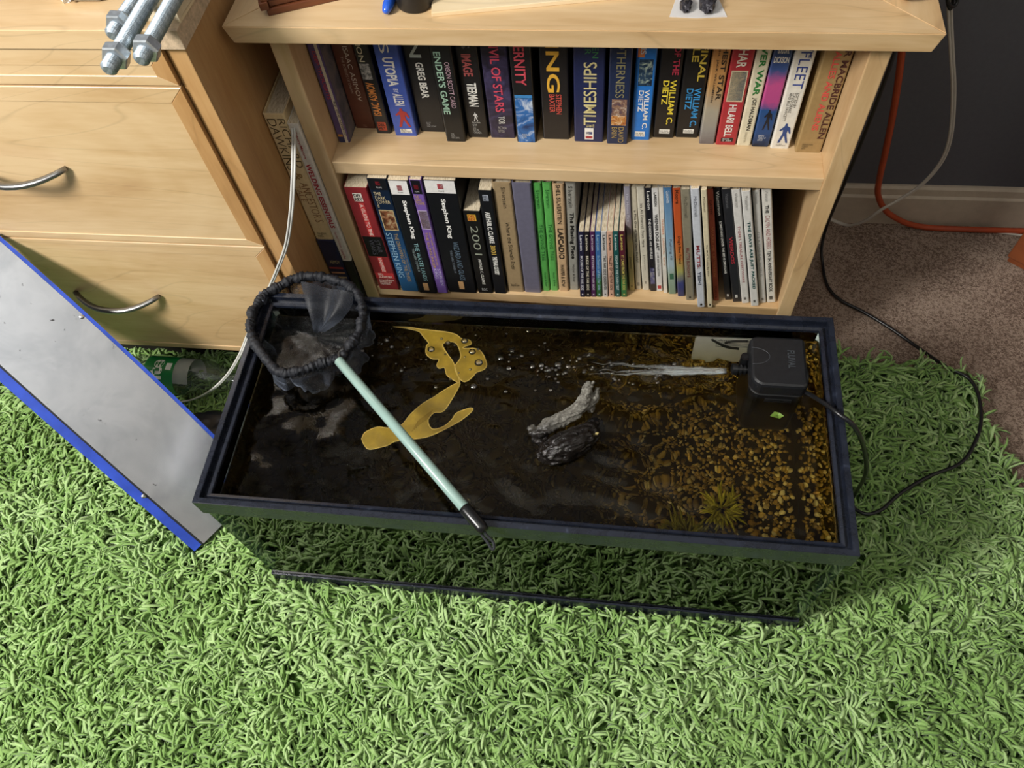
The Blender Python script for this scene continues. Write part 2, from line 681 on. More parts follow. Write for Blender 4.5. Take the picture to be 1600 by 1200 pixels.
def picture(c1, c2, c3, scale=70):
    key = ('pic', c1, c2, c3, scale)
    if key in MATS:
        return MATS[key]
    m, t, b = nt('printed_art_%d' % len(MATS))
    n = tex_noise(t, scale, 5, .6, objco(t), 1.2)
    r = ramp(t, n.outputs['Fac'], [(.32, c1), (.5, c2), (.68, c3)])
    t.links.new(r.outputs[0], b.inputs['Base Color'])
    b.inputs['Roughness'].default_value = .4
    MATS[key] = m
    return m


def vgrad(stops, h):
    """colours printed up the spine"""
    key = ('vg', tuple(stops), h)
    if key in MATS:
        return MATS[key]
    m, t, b = nt('printed_blend_%d' % len(MATS))
    c = t.nodes.new('ShaderNodeTexCoord')
    s = t.nodes.new('ShaderNodeSeparateXYZ')
    t.links.new(c.outputs['Object'], s.inputs[0])
    n = tex_noise(t, 90, 4, .6, c.outputs['Object'])
    a = t.nodes.new('ShaderNodeMath'); a.operation = 'MULTIPLY_ADD'
    t.links.new(s.outputs[2], a.inputs[0]); a.inputs[1].default_value = 1 / h
    sb = t.nodes.new('ShaderNodeMath'); sb.operation = 'MULTIPLY_ADD'
    t.links.new(n.outputs['Fac'], sb.inputs[0]); sb.inputs[1].default_value = .12; sb.inputs[2].default_value = -.06
    t.links.new(sb.outputs[0], a.inputs[2])
    r = ramp(t, a.outputs[0], stops)
    t.links.new(r.outputs[0], b.inputs['Base Color'])
    b.inputs['Roughness'].default_value = .4
    b.inputs['Coat Weight'].default_value = .12
    MATS[key] = m
    return m


def book(label, x0, x1, y, zb, h, d, cover, items=(), lean=0, group=None, vs=1.0, hard=False, side=None, rot=None, yaw=ANG, name='book'):
    """x0..x1 spine across, y front of the spine, zb shelf height; items are printed on the spine"""
    w = x1 - x0
    root = empty(name, (x0, y, zb), rot or (0, 0, yaw))
    if rot is None and lean:
        # lean about the lower corner the book stands on
        a = math.radians(lean)
        root.matrix_world = Matrix.Translation((x0 if a < 0 else x0, y, zb + (0 if a >= 0 else 0))) @ Matrix.Rotation(yaw, 4, 'Z') @ Matrix.Rotation(a, 4, 'Y')
        if a > 0:
            root.location.z += w * math.sin(a)
        root.location.z += 0 if a >= 0 else 0
    tag(root, label, 'book', group)
    r = min(.0022, w * .18)
    c = .0016 if hard else .0008
    rr = r * 1.4 if hard else r
    pts = [(0, d), (0, rr)]
    pts += [(rr - rr * math.cos(k * PI / 6), rr - rr * math.sin(k * PI / 6)) for k in (1, 2)]
    pts += [(rr, 0), (w - rr, 0)]
    pts += [(w - rr + rr * math.sin(k * PI / 6), rr - rr * math.cos(k * PI / 6)) for k in (1, 2)]
    pts += [(w, rr), (w, d), (w - c, d), (w - c, c * 1.6), (c, c * 1.6), (c, d)]
    cm = cover if not isinstance(cover, str) else plain(cover)
    o = prism('cover', pts, 0, h, cm, root)
    ins = .0035 if hard else .0004
    box('page_block', (c + .0001, c * 1.7, ins), (w - c - .0001, d - (.004 if hard else .0008), h - ins), pages_mat(), root, 0)
    for it in items:
        kind = it[0]
        if kind == 'T':
            _, s, colr, u0, u1, va, vb, dr = it[:8]
            va, vb = va * vs * h, vb * vs * h
            U0, U1 = u0 * w, u1 * w
            if dr == 'd':      # reads downwards, letter tops to the right
                pl = (lambda a, b_, U0=U0, U1=U1, va=va, vb=vb: (U0 + (U1 - U0) * b_, -.0005, va + (vb - va) * a))
            elif dr == 'u':    # reads upwards
                pl = (lambda a, b_, U0=U0, U1=U1, va=va, vb=vb: (U1 + (U0 - U1) * b_, -.0005, vb + (va - vb) * a))
            else:
                pl = (lambda a, b_, U0=U0, U1=U1, va=va, vb=vb: (U0 + (U1 - U0) * a, -.0005, vb + (va - vb) * b_))
            lettering(s, root, pl, plain(colr, .5), it[8] if len(it) > 8 else .012)
        elif kind == 'B':
            _, colr, u0, u1, va, vb = it[:6]
            mt = colr if not isinstance(colr, str) else plain(colr)
            va, vb = min(va * vs, 1) * h, max(0, vb * vs) * h
            u0 = max(u0 * w, rr * .9); u1 = min(u1 * w, w - rr * .9)
            from_py('printed_panel', [(u0, -.0002, vb), (u1, -.0002, vb), (u1, -.0002, va), (u0, -.0002, va)], [(0, 1, 2, 3)], mt, root)
        elif kind == 'F':      # small standing figure print
            _, colr, u0, u1, va, vb = it[:6]
            va, vb = va * vs * h, vb * vs * h
            F = [(.42, 1), (.58, 1), (.6, .88), (.85, .8), (1, .5), (.9, .48), (.72, .66), (.68, .5), (.95, 0), (.8, 0), (.52, .4), (.3, 0), (.12, 0), (.36, .5), (.33, .68), (.1, .6), (.05, .66), (.35, .84), (.4, .88)]
            v = [(u0 * w + (u1 - u0) * w * a, -.0004, vb + (va - vb) * c_) for a, c_ in F]
            from_py('printed_figure', v, [tuple(range(len(v)))], plain(colr), root)
    if side:
        from_py('front_cover', [(w + .0002, .002, .001), (w + .0002, d - .002, .001), (w + .0002, d - .002, h - .001), (w + .0002, .002, h - .001)], [(0, 1, 2, 3)], side, root)
    return root


K = '#16171a'
GU = 'paperbacks on the upper shelf'
WB = '#e9e7df'
ub = [
 (.0998, .1155, .4958, 'purple and cream paperback with red letters against the bookcase side panel', '#5a4a79', [
   ('B', '#d9cfb8', .62, 1, 1.2, .0), ('T', 'DEEP THOUGHTS', '#c4464e', .30, .58, 1.0, .50, 'd'), ('T', 'by the author', '#4b4653', .66, .9, .48, .08, 'd'),
   ('B', '#c98f3e', 0, .55, .10, .07), ('B', '#27335f', 0, .6, .065, .0)], picture('#3c4654', '#6d6a74', '#8d8078', 30)),
 (.1175, .1463, .5248, 'brown paperback with pale thin serif capitals standing deep on the upper shelf', '#6b3a2a', [
   ('T', 'ISAAC ASIMOV', '#dccbb9', .52, .74, .93, .33, 'd', .0), ('T', 'THE ROBOTS OF DAWN', '#c2a590', .30, .42, .82, .42, 'd', 0), ('T', 'del\nrey', '#b48f78', .42, .6, .05, .02, 'h', 0)]),
 (.1500, .1700, .5150, 'black paperback with orange upside-down lettering and small red logo box', K, [
   ('T', 'FOUNDATION', '#d8cfae', .2, .55, 1.5, .82, 'd'), ('B', picture('#2b2b2e', '#7c7a76', '#b4aea6', 160), .1, .75, .80, .63), ('T', 'ISAAC ASIMOV', '#cf8440', .18, .72, .60, .22, 'u', .02),
   ('B', '#b5482c', .2, .8, .14, .04), ('T', 'DEL\nREY', '#15120f', .25, .75, .13, .05, 'h')]),
 (.1770, .2080, .5115, 'royal blue paperback with white condensed capitals and a red figure', '#3f58ac', [
   ('T', "'S", WB, .25, .65, 1.1, .93, 'd', 0), ('T', 'UTOPIA', WB, .26, .72, .89, .58, 'd', .03), ('T', 'BY', '#d0d4e6', .42, .62, .555, .51, 'd'), ('T', 'ALLEN', WB, .34, .76, .50, .365, 'd', .02),
   ('F', '#a93230', .2, .85, .33, .11), ('B', WB, .28, .8, .085, .035), ('T', 'PB 25\nUSA CAN', '#3b3b44', .32, .76, .08, .04, 'h', 0)]),
 (.2110, .2470, .5203, 'black paperback with white capitals and large grey letters beside the blue one', K, [
   ('T', 'EON', '#b9c4bd', .2, .62, 1.32, .84, 'd', .02), ('T', 'GREG BEAR', WB, .34, .62, .79, .40, 'd', .03), ('T', 'SCI FI\nTOR\n0 812 52047', '#9a9a9a', .3, .65, .12, .06, 'h', 0)]),
 (.2505, .2770, .5017, 'black paperback with pale green and mauve capitals pulled forward on the shelf', '#141516', [
   ('T', "ENDER'S GAME", '#9dbfa9', .14, .48, .97, .32, 'd', .02), ('T', 'ORSON SCOTT CARD', '#b0929d', .58, .82, .87, .39, 'd', .01), ('T', 'TOR\n55070\n0 812 55070', '#a5a5a2', .3, .7, .10, .04, 'h', 0)]),
 (.2792, .3069, .5108, 'black paperback with white capitals and a white light bulb mark', '#171719', [
   ('T', 'S', '#60605f', .3, .7, 1.1, .98, 'd'), ('T', 'IMAGE', '#9a4a48', .25, .68, .93, .70, 'd', .03), ('T', 'TIERMAN', WB, .3, .75, .63, .37, 'd', .02), ('F', '#c9c9c6', .38, .62, .30, .20),
   ('T', 'books', '#b5b5b2', .3, .7, .195, .175, 'h', 0), ('T', '$7.99\nU.S.\n$11.99\nCANADA', '#a9a9a7', .32, .7, .165, .05, 'h', 0)]),
 (.3102, .3438, .5107, 'dark violet starfield paperback with rose red capitals along its spine', picture('#1d1a26', '#2f2942', '#4a4468', 40), [
   ('T', 'ANVIL OF STARS', '#d1495f', .33, .68, 1.15, .31, 'd', .015), ('T', 'TOR', '#cfcfca', .4, .65, .26, .17, 'd'), ('T', 'FICTION\n0 7126', '#aaa7a2', .35, .68, .14, .07, 'h', 0)]),
 (.3469, .3732, .5032, 'paperback with a blue and white planet seen from space on its spine', K, [
   ('T', 'ETERNITY', '#cc4a58', .2, .7, 1.15, .63, 'd', .015), ('B', picture('#12305e', '#2f6bb0', '#dfe8ee', 45), 0, 1, .50, 0), ('B', '#3f86c4', 0, 1, .53, .49), ('T', 'FANTASY\n0 575', '#cfd8de', .3, .7, .10, .05, 'h', 0)]),
 (.3816, .4169, .5102, 'black paperback with huge golden yellow capitals and small red author name', '#1b191b', [
   ('T', 'RING', '#e6b03c', .24, .70, 1.22, .54, 'd', .02), ('T', 'STEPHEN\nBAXTER', '#dd5a4c', .30, .74, .52, .30, 'd', 0)]),
 (.4237, .4620, .5064, 'wide navy paperback with long cream capitals reading upward and a white logo box', '#1e2750', [
   ('T', 'TIMESHIPS', '#d9cc92', .32, .74, .20, .88, 'D'), ('T', 'THE', '#d9cc92', .42, .68, .21, .175, 'd'), ('T', 'STEPHEN\nBAXTER', '#3f8a52', .36, .78, 1.3, .92, 'd', 0),
   ('B', '#e8e6e0', .36, .66, .165, .03), ('B', '#2c3f86', .40, .62, .12, .09), ('B', '#b5343a', .39, .63, .07, .04)]),
 (.4668, .4938, .5033, 'navy paperback with dull gold capitals and a small alien portrait', '#1c2a4a', [
   ('T', 'OTHERNESS', '#8c8560', .32, .72, 1.1, .53, 'd', 0), ('B', picture('#3b3350', '#8d6c55', '#d9d2c6', 120), .18, .88, .51, .33), ('B', picture('#8b3a30', '#c0863f', '#e5dcc8', 200), .18, .88, .33, .22), ('T', 'DAVID\nBRIN', '#a78f55', .22, .8, .20, .02, 'd', 0)]),
 (.4981, .5226, .5117, 'bright blue paperback with white author name and a dark machine picture', '#1f71c4', [
   ('T', 'SPACE\nPRISONS', '#d5dde6', .2, .8, 1.3, .93, 'd', .01), ('B', '#cf7a44', .0, .4, 1.2, .9), ('B', picture('#0e1726', '#27435c', '#9fae9c', 110), .18, .86, .88, .61), ('T', 'WILLIAM C.\nDIETZ', WB, .26, .80, .57, .13, 'd', .02),
   ('B', WB, .2, .72, .10, .04), ('T', 'U.S. $5.99\nCAN $7.99', '#333333', .24, .68, .09, .05, 'h', 0)]),
 (.5269, .5539, .5166, 'black paperback with crimson title and yellow author name', '#151416', [
   ('T', 'LEGION OF THE\nDAMNED', '#b5324a', .25, .88, 1.32, .70, 'd', .02), ('T', 'WILLIAM C.\nDIETZ', '#e6cf3e', .24, .84, .65, .16, 'd', .02), ('B', WB, .28, .78, .10, .05), ('T', 'U.S. $5.50\nCAN $7.50', '#333333', .32, .74, .09, .06, 'h', 0)]),
 (.5562, .5852, .5178, 'black paperback with yellow title and sky blue author name', '#141416', [
   ('T', 'THE FINAL\nBATTLE', '#d8c04a', .28, .88, 1.32, .63, 'd', .02), ('T', 'WILLIAM C.\nDIETZ', '#3391cf', .24, .84, .56, .13, 'd', .02), ('B', WB, .32, .78, .10, .05), ('T', 'U.S. $5.99\nCAN $7.99', '#333333', .35, .75, .09, .06, 'h', 0)]),
 (.5868, .6064, .5063, 'worn tan and grey paperback with black capitals between black and red books', vgrad([(0, '#6d6464'), (.12, '#8c8a86'), (.3, '#a79f8c'), (.5, '#b48a56'), (.8, '#c48a4e')], .175), [
   ('T', 'FARTHEST STAR', '#2a221c', .55, .85, 1.3, .50, 'd', .02), ('T', 'FREDERIK POHL  JACK WILLIAMSON', '#3a2f26', .25, .40, 1.3, .47, 'd', .01)]),
 (.6081, .6333, .5052, 'crimson paperback with white capitals and a blue framed picture', '#ad3038', [
   ('T', 'KHAR', '#e6dccb', .28, .72, 1.08, .84, 'd', .02), ('B', '#d8c9a8', .12, .88, .81, .49), ('B', picture('#1f4a72', '#3f7396', '#c5b7a2', 100), .16, .84, .80, .50), ('T', 'HILARI BELL', WB, .32, .68, .46, .10, 'd', .02), ('B', '#241c1d', .22, .82, .085, .04), ('T', 'EOS\n0 380', '#d8d8d8', .3, .74, .08, .045, 'h', 0)]),
 (.6350, .6523, .5047, 'cream paperback with green title and black author name', '#ded6ba', [
   ('T', 'FOREVER WAR', '#2c7a38', .32, .74, 1.3, .56, 'd', .03), ('T', 'JOE HALDEMAN', '#1c1c1a', .36, .70, .54, .18, 'd', .02), ('T', 'SCIENCE FICTION', '#8a836c', .42, .56, .16, .04, 'd', 0)]),
 (.6538, .6749, .5030, 'paperback with a blue to pink sunset and a dark soldier figure', vgrad([(0, '#141d2c'), (.12, '#1d467c'), (.33, '#234f88'), (.40, '#b44a86'), (.55, '#c0508a'), (.66, '#3f568f'), (.85, '#1e355f')], .175), [
   ('T', 'GORDON R.', WB, .2, .8, 1.05, .99, 'h'), ('T', 'DICKSON', WB, .1, .9, .96, .90, 'h', .02), ('F', '#151a26', .3, .8, .42, .20), ('T', 'BAEN\n72063-0\n$3.50', '#d0d6de', .25, .7, .14, .07, 'h', 0)]),
 (.6771, .7003, .5003, 'white paperback with navy block capitals and a blue armoured figure', '#e6e2d6', [
   ('T', 'THE', '#2b3f8c', .66, .82, 1.05, .96, 'd'), ('T', 'FLEET', '#2b3f8c', .28, .78, 1.02, .66, 'd', -.006), ('T', 'EDITED BY\nDAVID DRAKE\nAND BILL FAWCETT', '#55524c', .24, .72, .62, .32, 'd', 0), ('F', '#2f4a86', .2, .85, .29, .07), ('T', 'U.S. $3.50\nCANADA $4.50', '#6a665e', .25, .75, .06, .03, 'h', 0)]),
 (.7075, .7392, .4942, 'khaki paperback with maroon and coral capitals touching the side panel', '#a2875a', [
   ('T', 'ROGER MACBRIDE ALLEN', '#4b2424', .68, .92, 1.3, .16, 'd', .02), ('T', 'ALLIES AND ALIENS', '#d9564e', .36, .60, 1.03, .25, 'd', .02), ('T', 'BAEN FICTION\nSCIENCE\n65555', '#5f5138', .2, .6, .10, .04, 'h', 0)]),
]
prev = .0995
for i, (x0, x1, y, lab, cov, items, *rest) in enumerate(ub):
    its = []
    for it in items:
        if it[0] == 'T' and it[7] == 'D':
            it = ('T', it[1], it[2], it[3], it[4], it[6], it[5], 'u', .005)
        its.append(it)
    x0 = max(x0, prev)
    nxt = ub[i + 1][0] if i + 1 < len(ub) else .7394
    x1 = min(x1, nxt - .0003)
    prev = x1 + .0003
    hh = .1765 if i % 3 else .1745
    book(lab, x0, x1, y, Z_SH1, hh, .106, cov, its, group=GU, vs=.80 * .175 / hh * (1.03 if i in (0, 5, 8, 20) else 1), side=rest[0] if rest else None)

GL = 'books on the lower shelf'


def lower(x):
    return CAM.x + (x - CAM.x) * (CAM.z - Z_SH2) / (CAM.z - .147)


LAR = 'Larson'
lb = [
 (.1063, .1399, .4487, 0, .230, .21, 'thick red paperback with a black block on its spine beside the side panel', '#86292e', [
   ('B', '#e4ddd0', .30, .68, .955, .885), ('T', 'DEL\nREY', '#20191a', .33, .66, .95, .89, 'h', .02), ('B', '#c63f40', .42, .66, .87, .56), ('T', 'A GUIDE TO THE', '#f0dcd0', .46, .62, .86, .57, 'd', .01),
   ('B', '#121113', .0, 1, .56, .36), ('T', 'STAR\nWARS', '#4b4a52', .3, .8, .53, .38, 'd', -.004), ('B', '#c63f40', .42, .66, .355, .19), ('T', 'UNIVERSE', '#f0dcd0', .46, .62, .345, .20, 'd', .01),
   ('B', '#c0383c', .05, .95, .185, .125), ('T', 'BILL\nSLAVICSEK', '#f0dcd0', .2, .85, .18, .13, 'h'), ('T', 'Second Edition\nRevised and\nExpanded', '#ecd0c4', .15, .88, .115, .05, 'h')]),
 (.1440, .1728, .4470, 0, .250, .15, 'blue paperback with gold heading, framed picture and pale blue capitals', vgrad([(0, '#27567f'), (.1, '#2a5c8a'), (.5, '#23466c'), (.7, '#182a44'), (1, '#101b2c')], .25), [
   ('B', '#13151a', 0, 1, 1, .915), ('B', '#c23a44', .4, .62, .98, .95), ('T', 'PLUME', '#c9c9c9', .38, .66, .942, .93, 'h', 0), ('T', 'THE\nDARK\nTOWER\nII', '#d9c9a2', .16, .86, .90, .775, 'h', 0),
   ('B', '#c9b88a', .14, .88, .757, .583), ('B', picture('#2c221d', '#9c5f3f', '#dcc79a', 90), .18, .84, .75, .59), ('T', 'STEPHEN KING', '#9ec3dc', .12, .42, .56, .14, 'd', -.004), ('T', 'THE DRAWING OF THE THREE', '#b09464', .54, .74, .56, .10, 'd', 0), ('T', 'NEW YORK TIMES BESTSELLER', '#9a8460', .80, .88, .42, .20, 'd', 0)]),
 (.1735, .2032, .4444, 0, .250, .15, 'black paperback with white condensed name and thin teal title beside purple book', '#14161a', [
   ('B', '#e6e4e0', 0, 1, 1, .895), ('B', '#c23a44', .4, .64, .965, .925), ('T', 'PLUME', '#8a8a8a', .4, .64, .918, .908, 'h', 0), ('T', 'Stephen King', '#f0efea', .42, .68, .85, .53, 'd', .03),
   ('T', 'THE WASTE LANDS', '#86b0b4', .46, .68, .49, .13, 'd', -.004), ('T', 'THE DARK TOWER III', '#8a9a9a', .28, .40, .44, .22, 'd', 0), ('B', '#c49a6c', .34, .62, .105, .03)]),
 (.2038, .2208, .4461, 0, .250, .15, 'slim purple paperback with black top and gold title', '#7759a6', [
   ('B', '#15131a', 0, 1, 1, .895), ('B', '#c23a44', .3, .66, .965, .93), ('T', 'PLUME', '#b9b9b9', .3, .66, .92, .91, 'h', 0), ('T', 'THE\nDARK\nTOWER\nI', '#c8a24e', .14, .86, .885, .785, 'h', 0),
   ('B', '#cfc0d8', .10, .92, .765, .607), ('B', picture('#2a1c1c', '#6b3f33', '#8f76a8', 70), .15, .87, .76, .612), ('T', 'THE GUNSLINGER', '#c8a24e', .22, .46, .58, .25, 'd', 0), ('T', 'NEW YORK TIMES BESTSELLER', '#c8a24e', .6, .74, .58, .28, 'd', 0), ('T', 'STEPHEN\nKING', '#d6cfe8', .2, .82, .245, .08, 'd', -.004)]),
 (.2220, .2677, .4487, 0, .248, .15, 'thickest black paperback with white condensed name beside the small black book', '#121317', [
   ('B', '#e4e2de', 0, 1, 1, .905), ('B', '#c23a44', .42, .6, .975, .935), ('T', 'PLUME', '#8a8a8a', .42, .6, .927, .915, 'h', 0), ('T', 'Stephen King', '#f0efea', .40, .58, .86, .53, 'd', .03),
   ('T', 'WIZARD AND GLASS', '#64788a', .52, .70, .50, .13, 'd', -.004), ('T', 'THE DARK TOWER IV', '#76808a', .36, .44, .42, .20, 'd', 0), ('B', '#c49a6c', .42, .60, .115, .035)]),
 (.2702, .2948, .4495, -.2, .189, .106, 'short black paperback with grey outlined numerals and an orange logo', '#161515', [
   ('B', '#d9a83a', .22, .72, .965, .895), ('T', 'DEL\nREY', '#a9342a', .26, .68, .96, .90, 'h', .02), ('T', '2001', '#9aa090', .28, .72, .84, .50, 'd', -.006), ('T', 'ARTHUR C. CLARKE', '#dcdad2', .40, .58, .45, .12, 'd', .01), ('T', 'ROC', '#9a9a98', .3, .66, .07, .035, 'h', .02)]),
 (.2972, .3165, .4497, -.4, .230, .14, 'black paperback with white condensed author name leaning on the tan hardback', '#15161a', [
   ('B', '#aab0bc', .3, .7, .965, .915), ('T', 'DEL\nREY', '#20242e', .34, .66, .96, .92, 'h'), ('T', 'ARTHUR C. CLARKE', '#efeee8', .28, .66, .82, .53, 'd', .03), ('T', '3001', '#c8a850', .28, .66, .51, .42, 'd', .02), ('T', 'THE FINAL ODYSSEY', '#efeee8', .30, .66, .40, .21, 'd', .03)]),
 (.3178, .3444, .4546, -.7, .240, .18, 'tan cloth hardback with dark handwritten script', '#9c8665', [
   ('T', 'Silverstein', '#3c3226', .46, .66, .97, .80, 'd', -.004), ('T', 'Where the Sidewalk Ends', '#2c251c', .44, .66, .68, .24, 'd', 0), ('T', 'Harper & Row', '#3c3226', .25, .75, .09, .05, 'h', 0)]),
 (.3455, .3723, .4547, -.8, .240, .18, 'plain slate grey cloth hardback without lettering', '#686678', []),
 (.3732, .3858, .4591, -.9, .236, .19, 'bright green slim hardback beside the slate grey one', '#54a24e', [
   ('T', 'Silverstein', '#235c2a', .35, .72, .95, .80, 'd', 0), ('T', 'THE GIVING TREE', '#235c2a', .35, .72, .66, .32, 'd', 0), ('T', 'Harper & Row', '#235c2a', .38, .70, .2, .05, 'd', 0)]),
 (.3863, .3991, .4603, -.9, .236, .19, 'bright green slim hardback beside the tan one with black capitals', '#5cab54', [
   ('T', 'Silverstein', '#235c2a', .35, .72, .95, .80, 'd', 0), ('T', 'THE GIVING TREE', '#235c2a', .35, .72, .66, .32, 'd', 0), ('T', 'Harper & Row', '#235c2a', .38, .70, .2, .05, 'd', 0)]),
 (.4000, .4157, .4597, -.8, .235, .18, 'tan slim hardback with heavy black capitals', '#c6a680', [
   ('T', 'SHEL SILVERSTEIN', '#2a231c', .30, .66, 1.0, .67, 'd', .01), ('T', 'LAFCADIO', '#1d1814', .22, .74, .63, .34, 'd', .03), ('T', 'HARPER & ROW', '#2a231c', .32, .66, .28, .05, 'd', .02)]),
 (.4163, .4315, .4633, -.8, .234, .18, 'grey slim hardback with black brush script', '#98968d', [
   ('T', 'Silverstein', '#2e2c28', .30, .68, .98, .80, 'd', -.004), ('T', 'The Missing Piece', '#1d1c1a', .26, .72, .76, .33, 'd', .03), ('T', 'Harper & Row', '#3a3834', .35, .66, .27, .09, 'd', -.004)]),
]
sm = [('dark navy', '#23233c', '#e0dfe6', 'HOUND OF THE FAR SIDE'), ('black and cream', '#1e1b20', '#e8e0c8', 'BRIDE OF THE FAR SIDE'), ('deep purple', '#4c2450', '#d8cdd8', 'BEYOND THE FAR SIDE'), ('blue and green', None, '#9fc2d8', 'In Search of the Far Side'),
      ('off-white', '#c9c6c2', '#1f1e1e', 'THE FAR SIDE OBSERVER'), ('salmon pink', '#d3a890', '#3b2520', 'VALLEY OF THE FAR SIDE'), ('dark teal', '#1f5553', '#cfe0dc', 'NIGHT OF THE CRASH-TEST'), ('maroon and dark green', None, '#d9c96a', 'IT CAME FROM THE FAR SIDE')]
sx = [(.4342, .4426), (.4431, .4510), (.4522, .4594), (.4606, .4696), (.4701, .4785), (.4797, .4887), (.4899, .4980), (.4994, .5082)]
sl = [-.9, -1.1, -1.4, -1.8, -2.3, -2.8, -3.4, -4.0]
for i, (cn, c, tc, ti) in enumerate(sm):
    cov = c
    if i == 3: cov = vgrad([(0, '#2c5a34'), (.25, '#3c7340'), (.42, '#3f6fa8'), (1, '#35639c')], .152)
    if i == 7: cov = vgrad([(0, '#2f6a3c'), (.2, '#3a7a44'), (.35, '#38402c'), (.7, '#5a2030'), (1, '#4a1c2a')], .152)
    lb.append((*sx[i], .4497 + .0005 * i, sl[i], .1525, .215, 'short slim %s paperback in the row with dusty top edges' % cn, cov, [
        ('T', LAR, tc, .28, .72, .96, .74, 'd', .01), ('T', ti, tc, .28, .74, .66, .12, 'd', .01), ('B', tc, .38, .62, .055, .035)]))
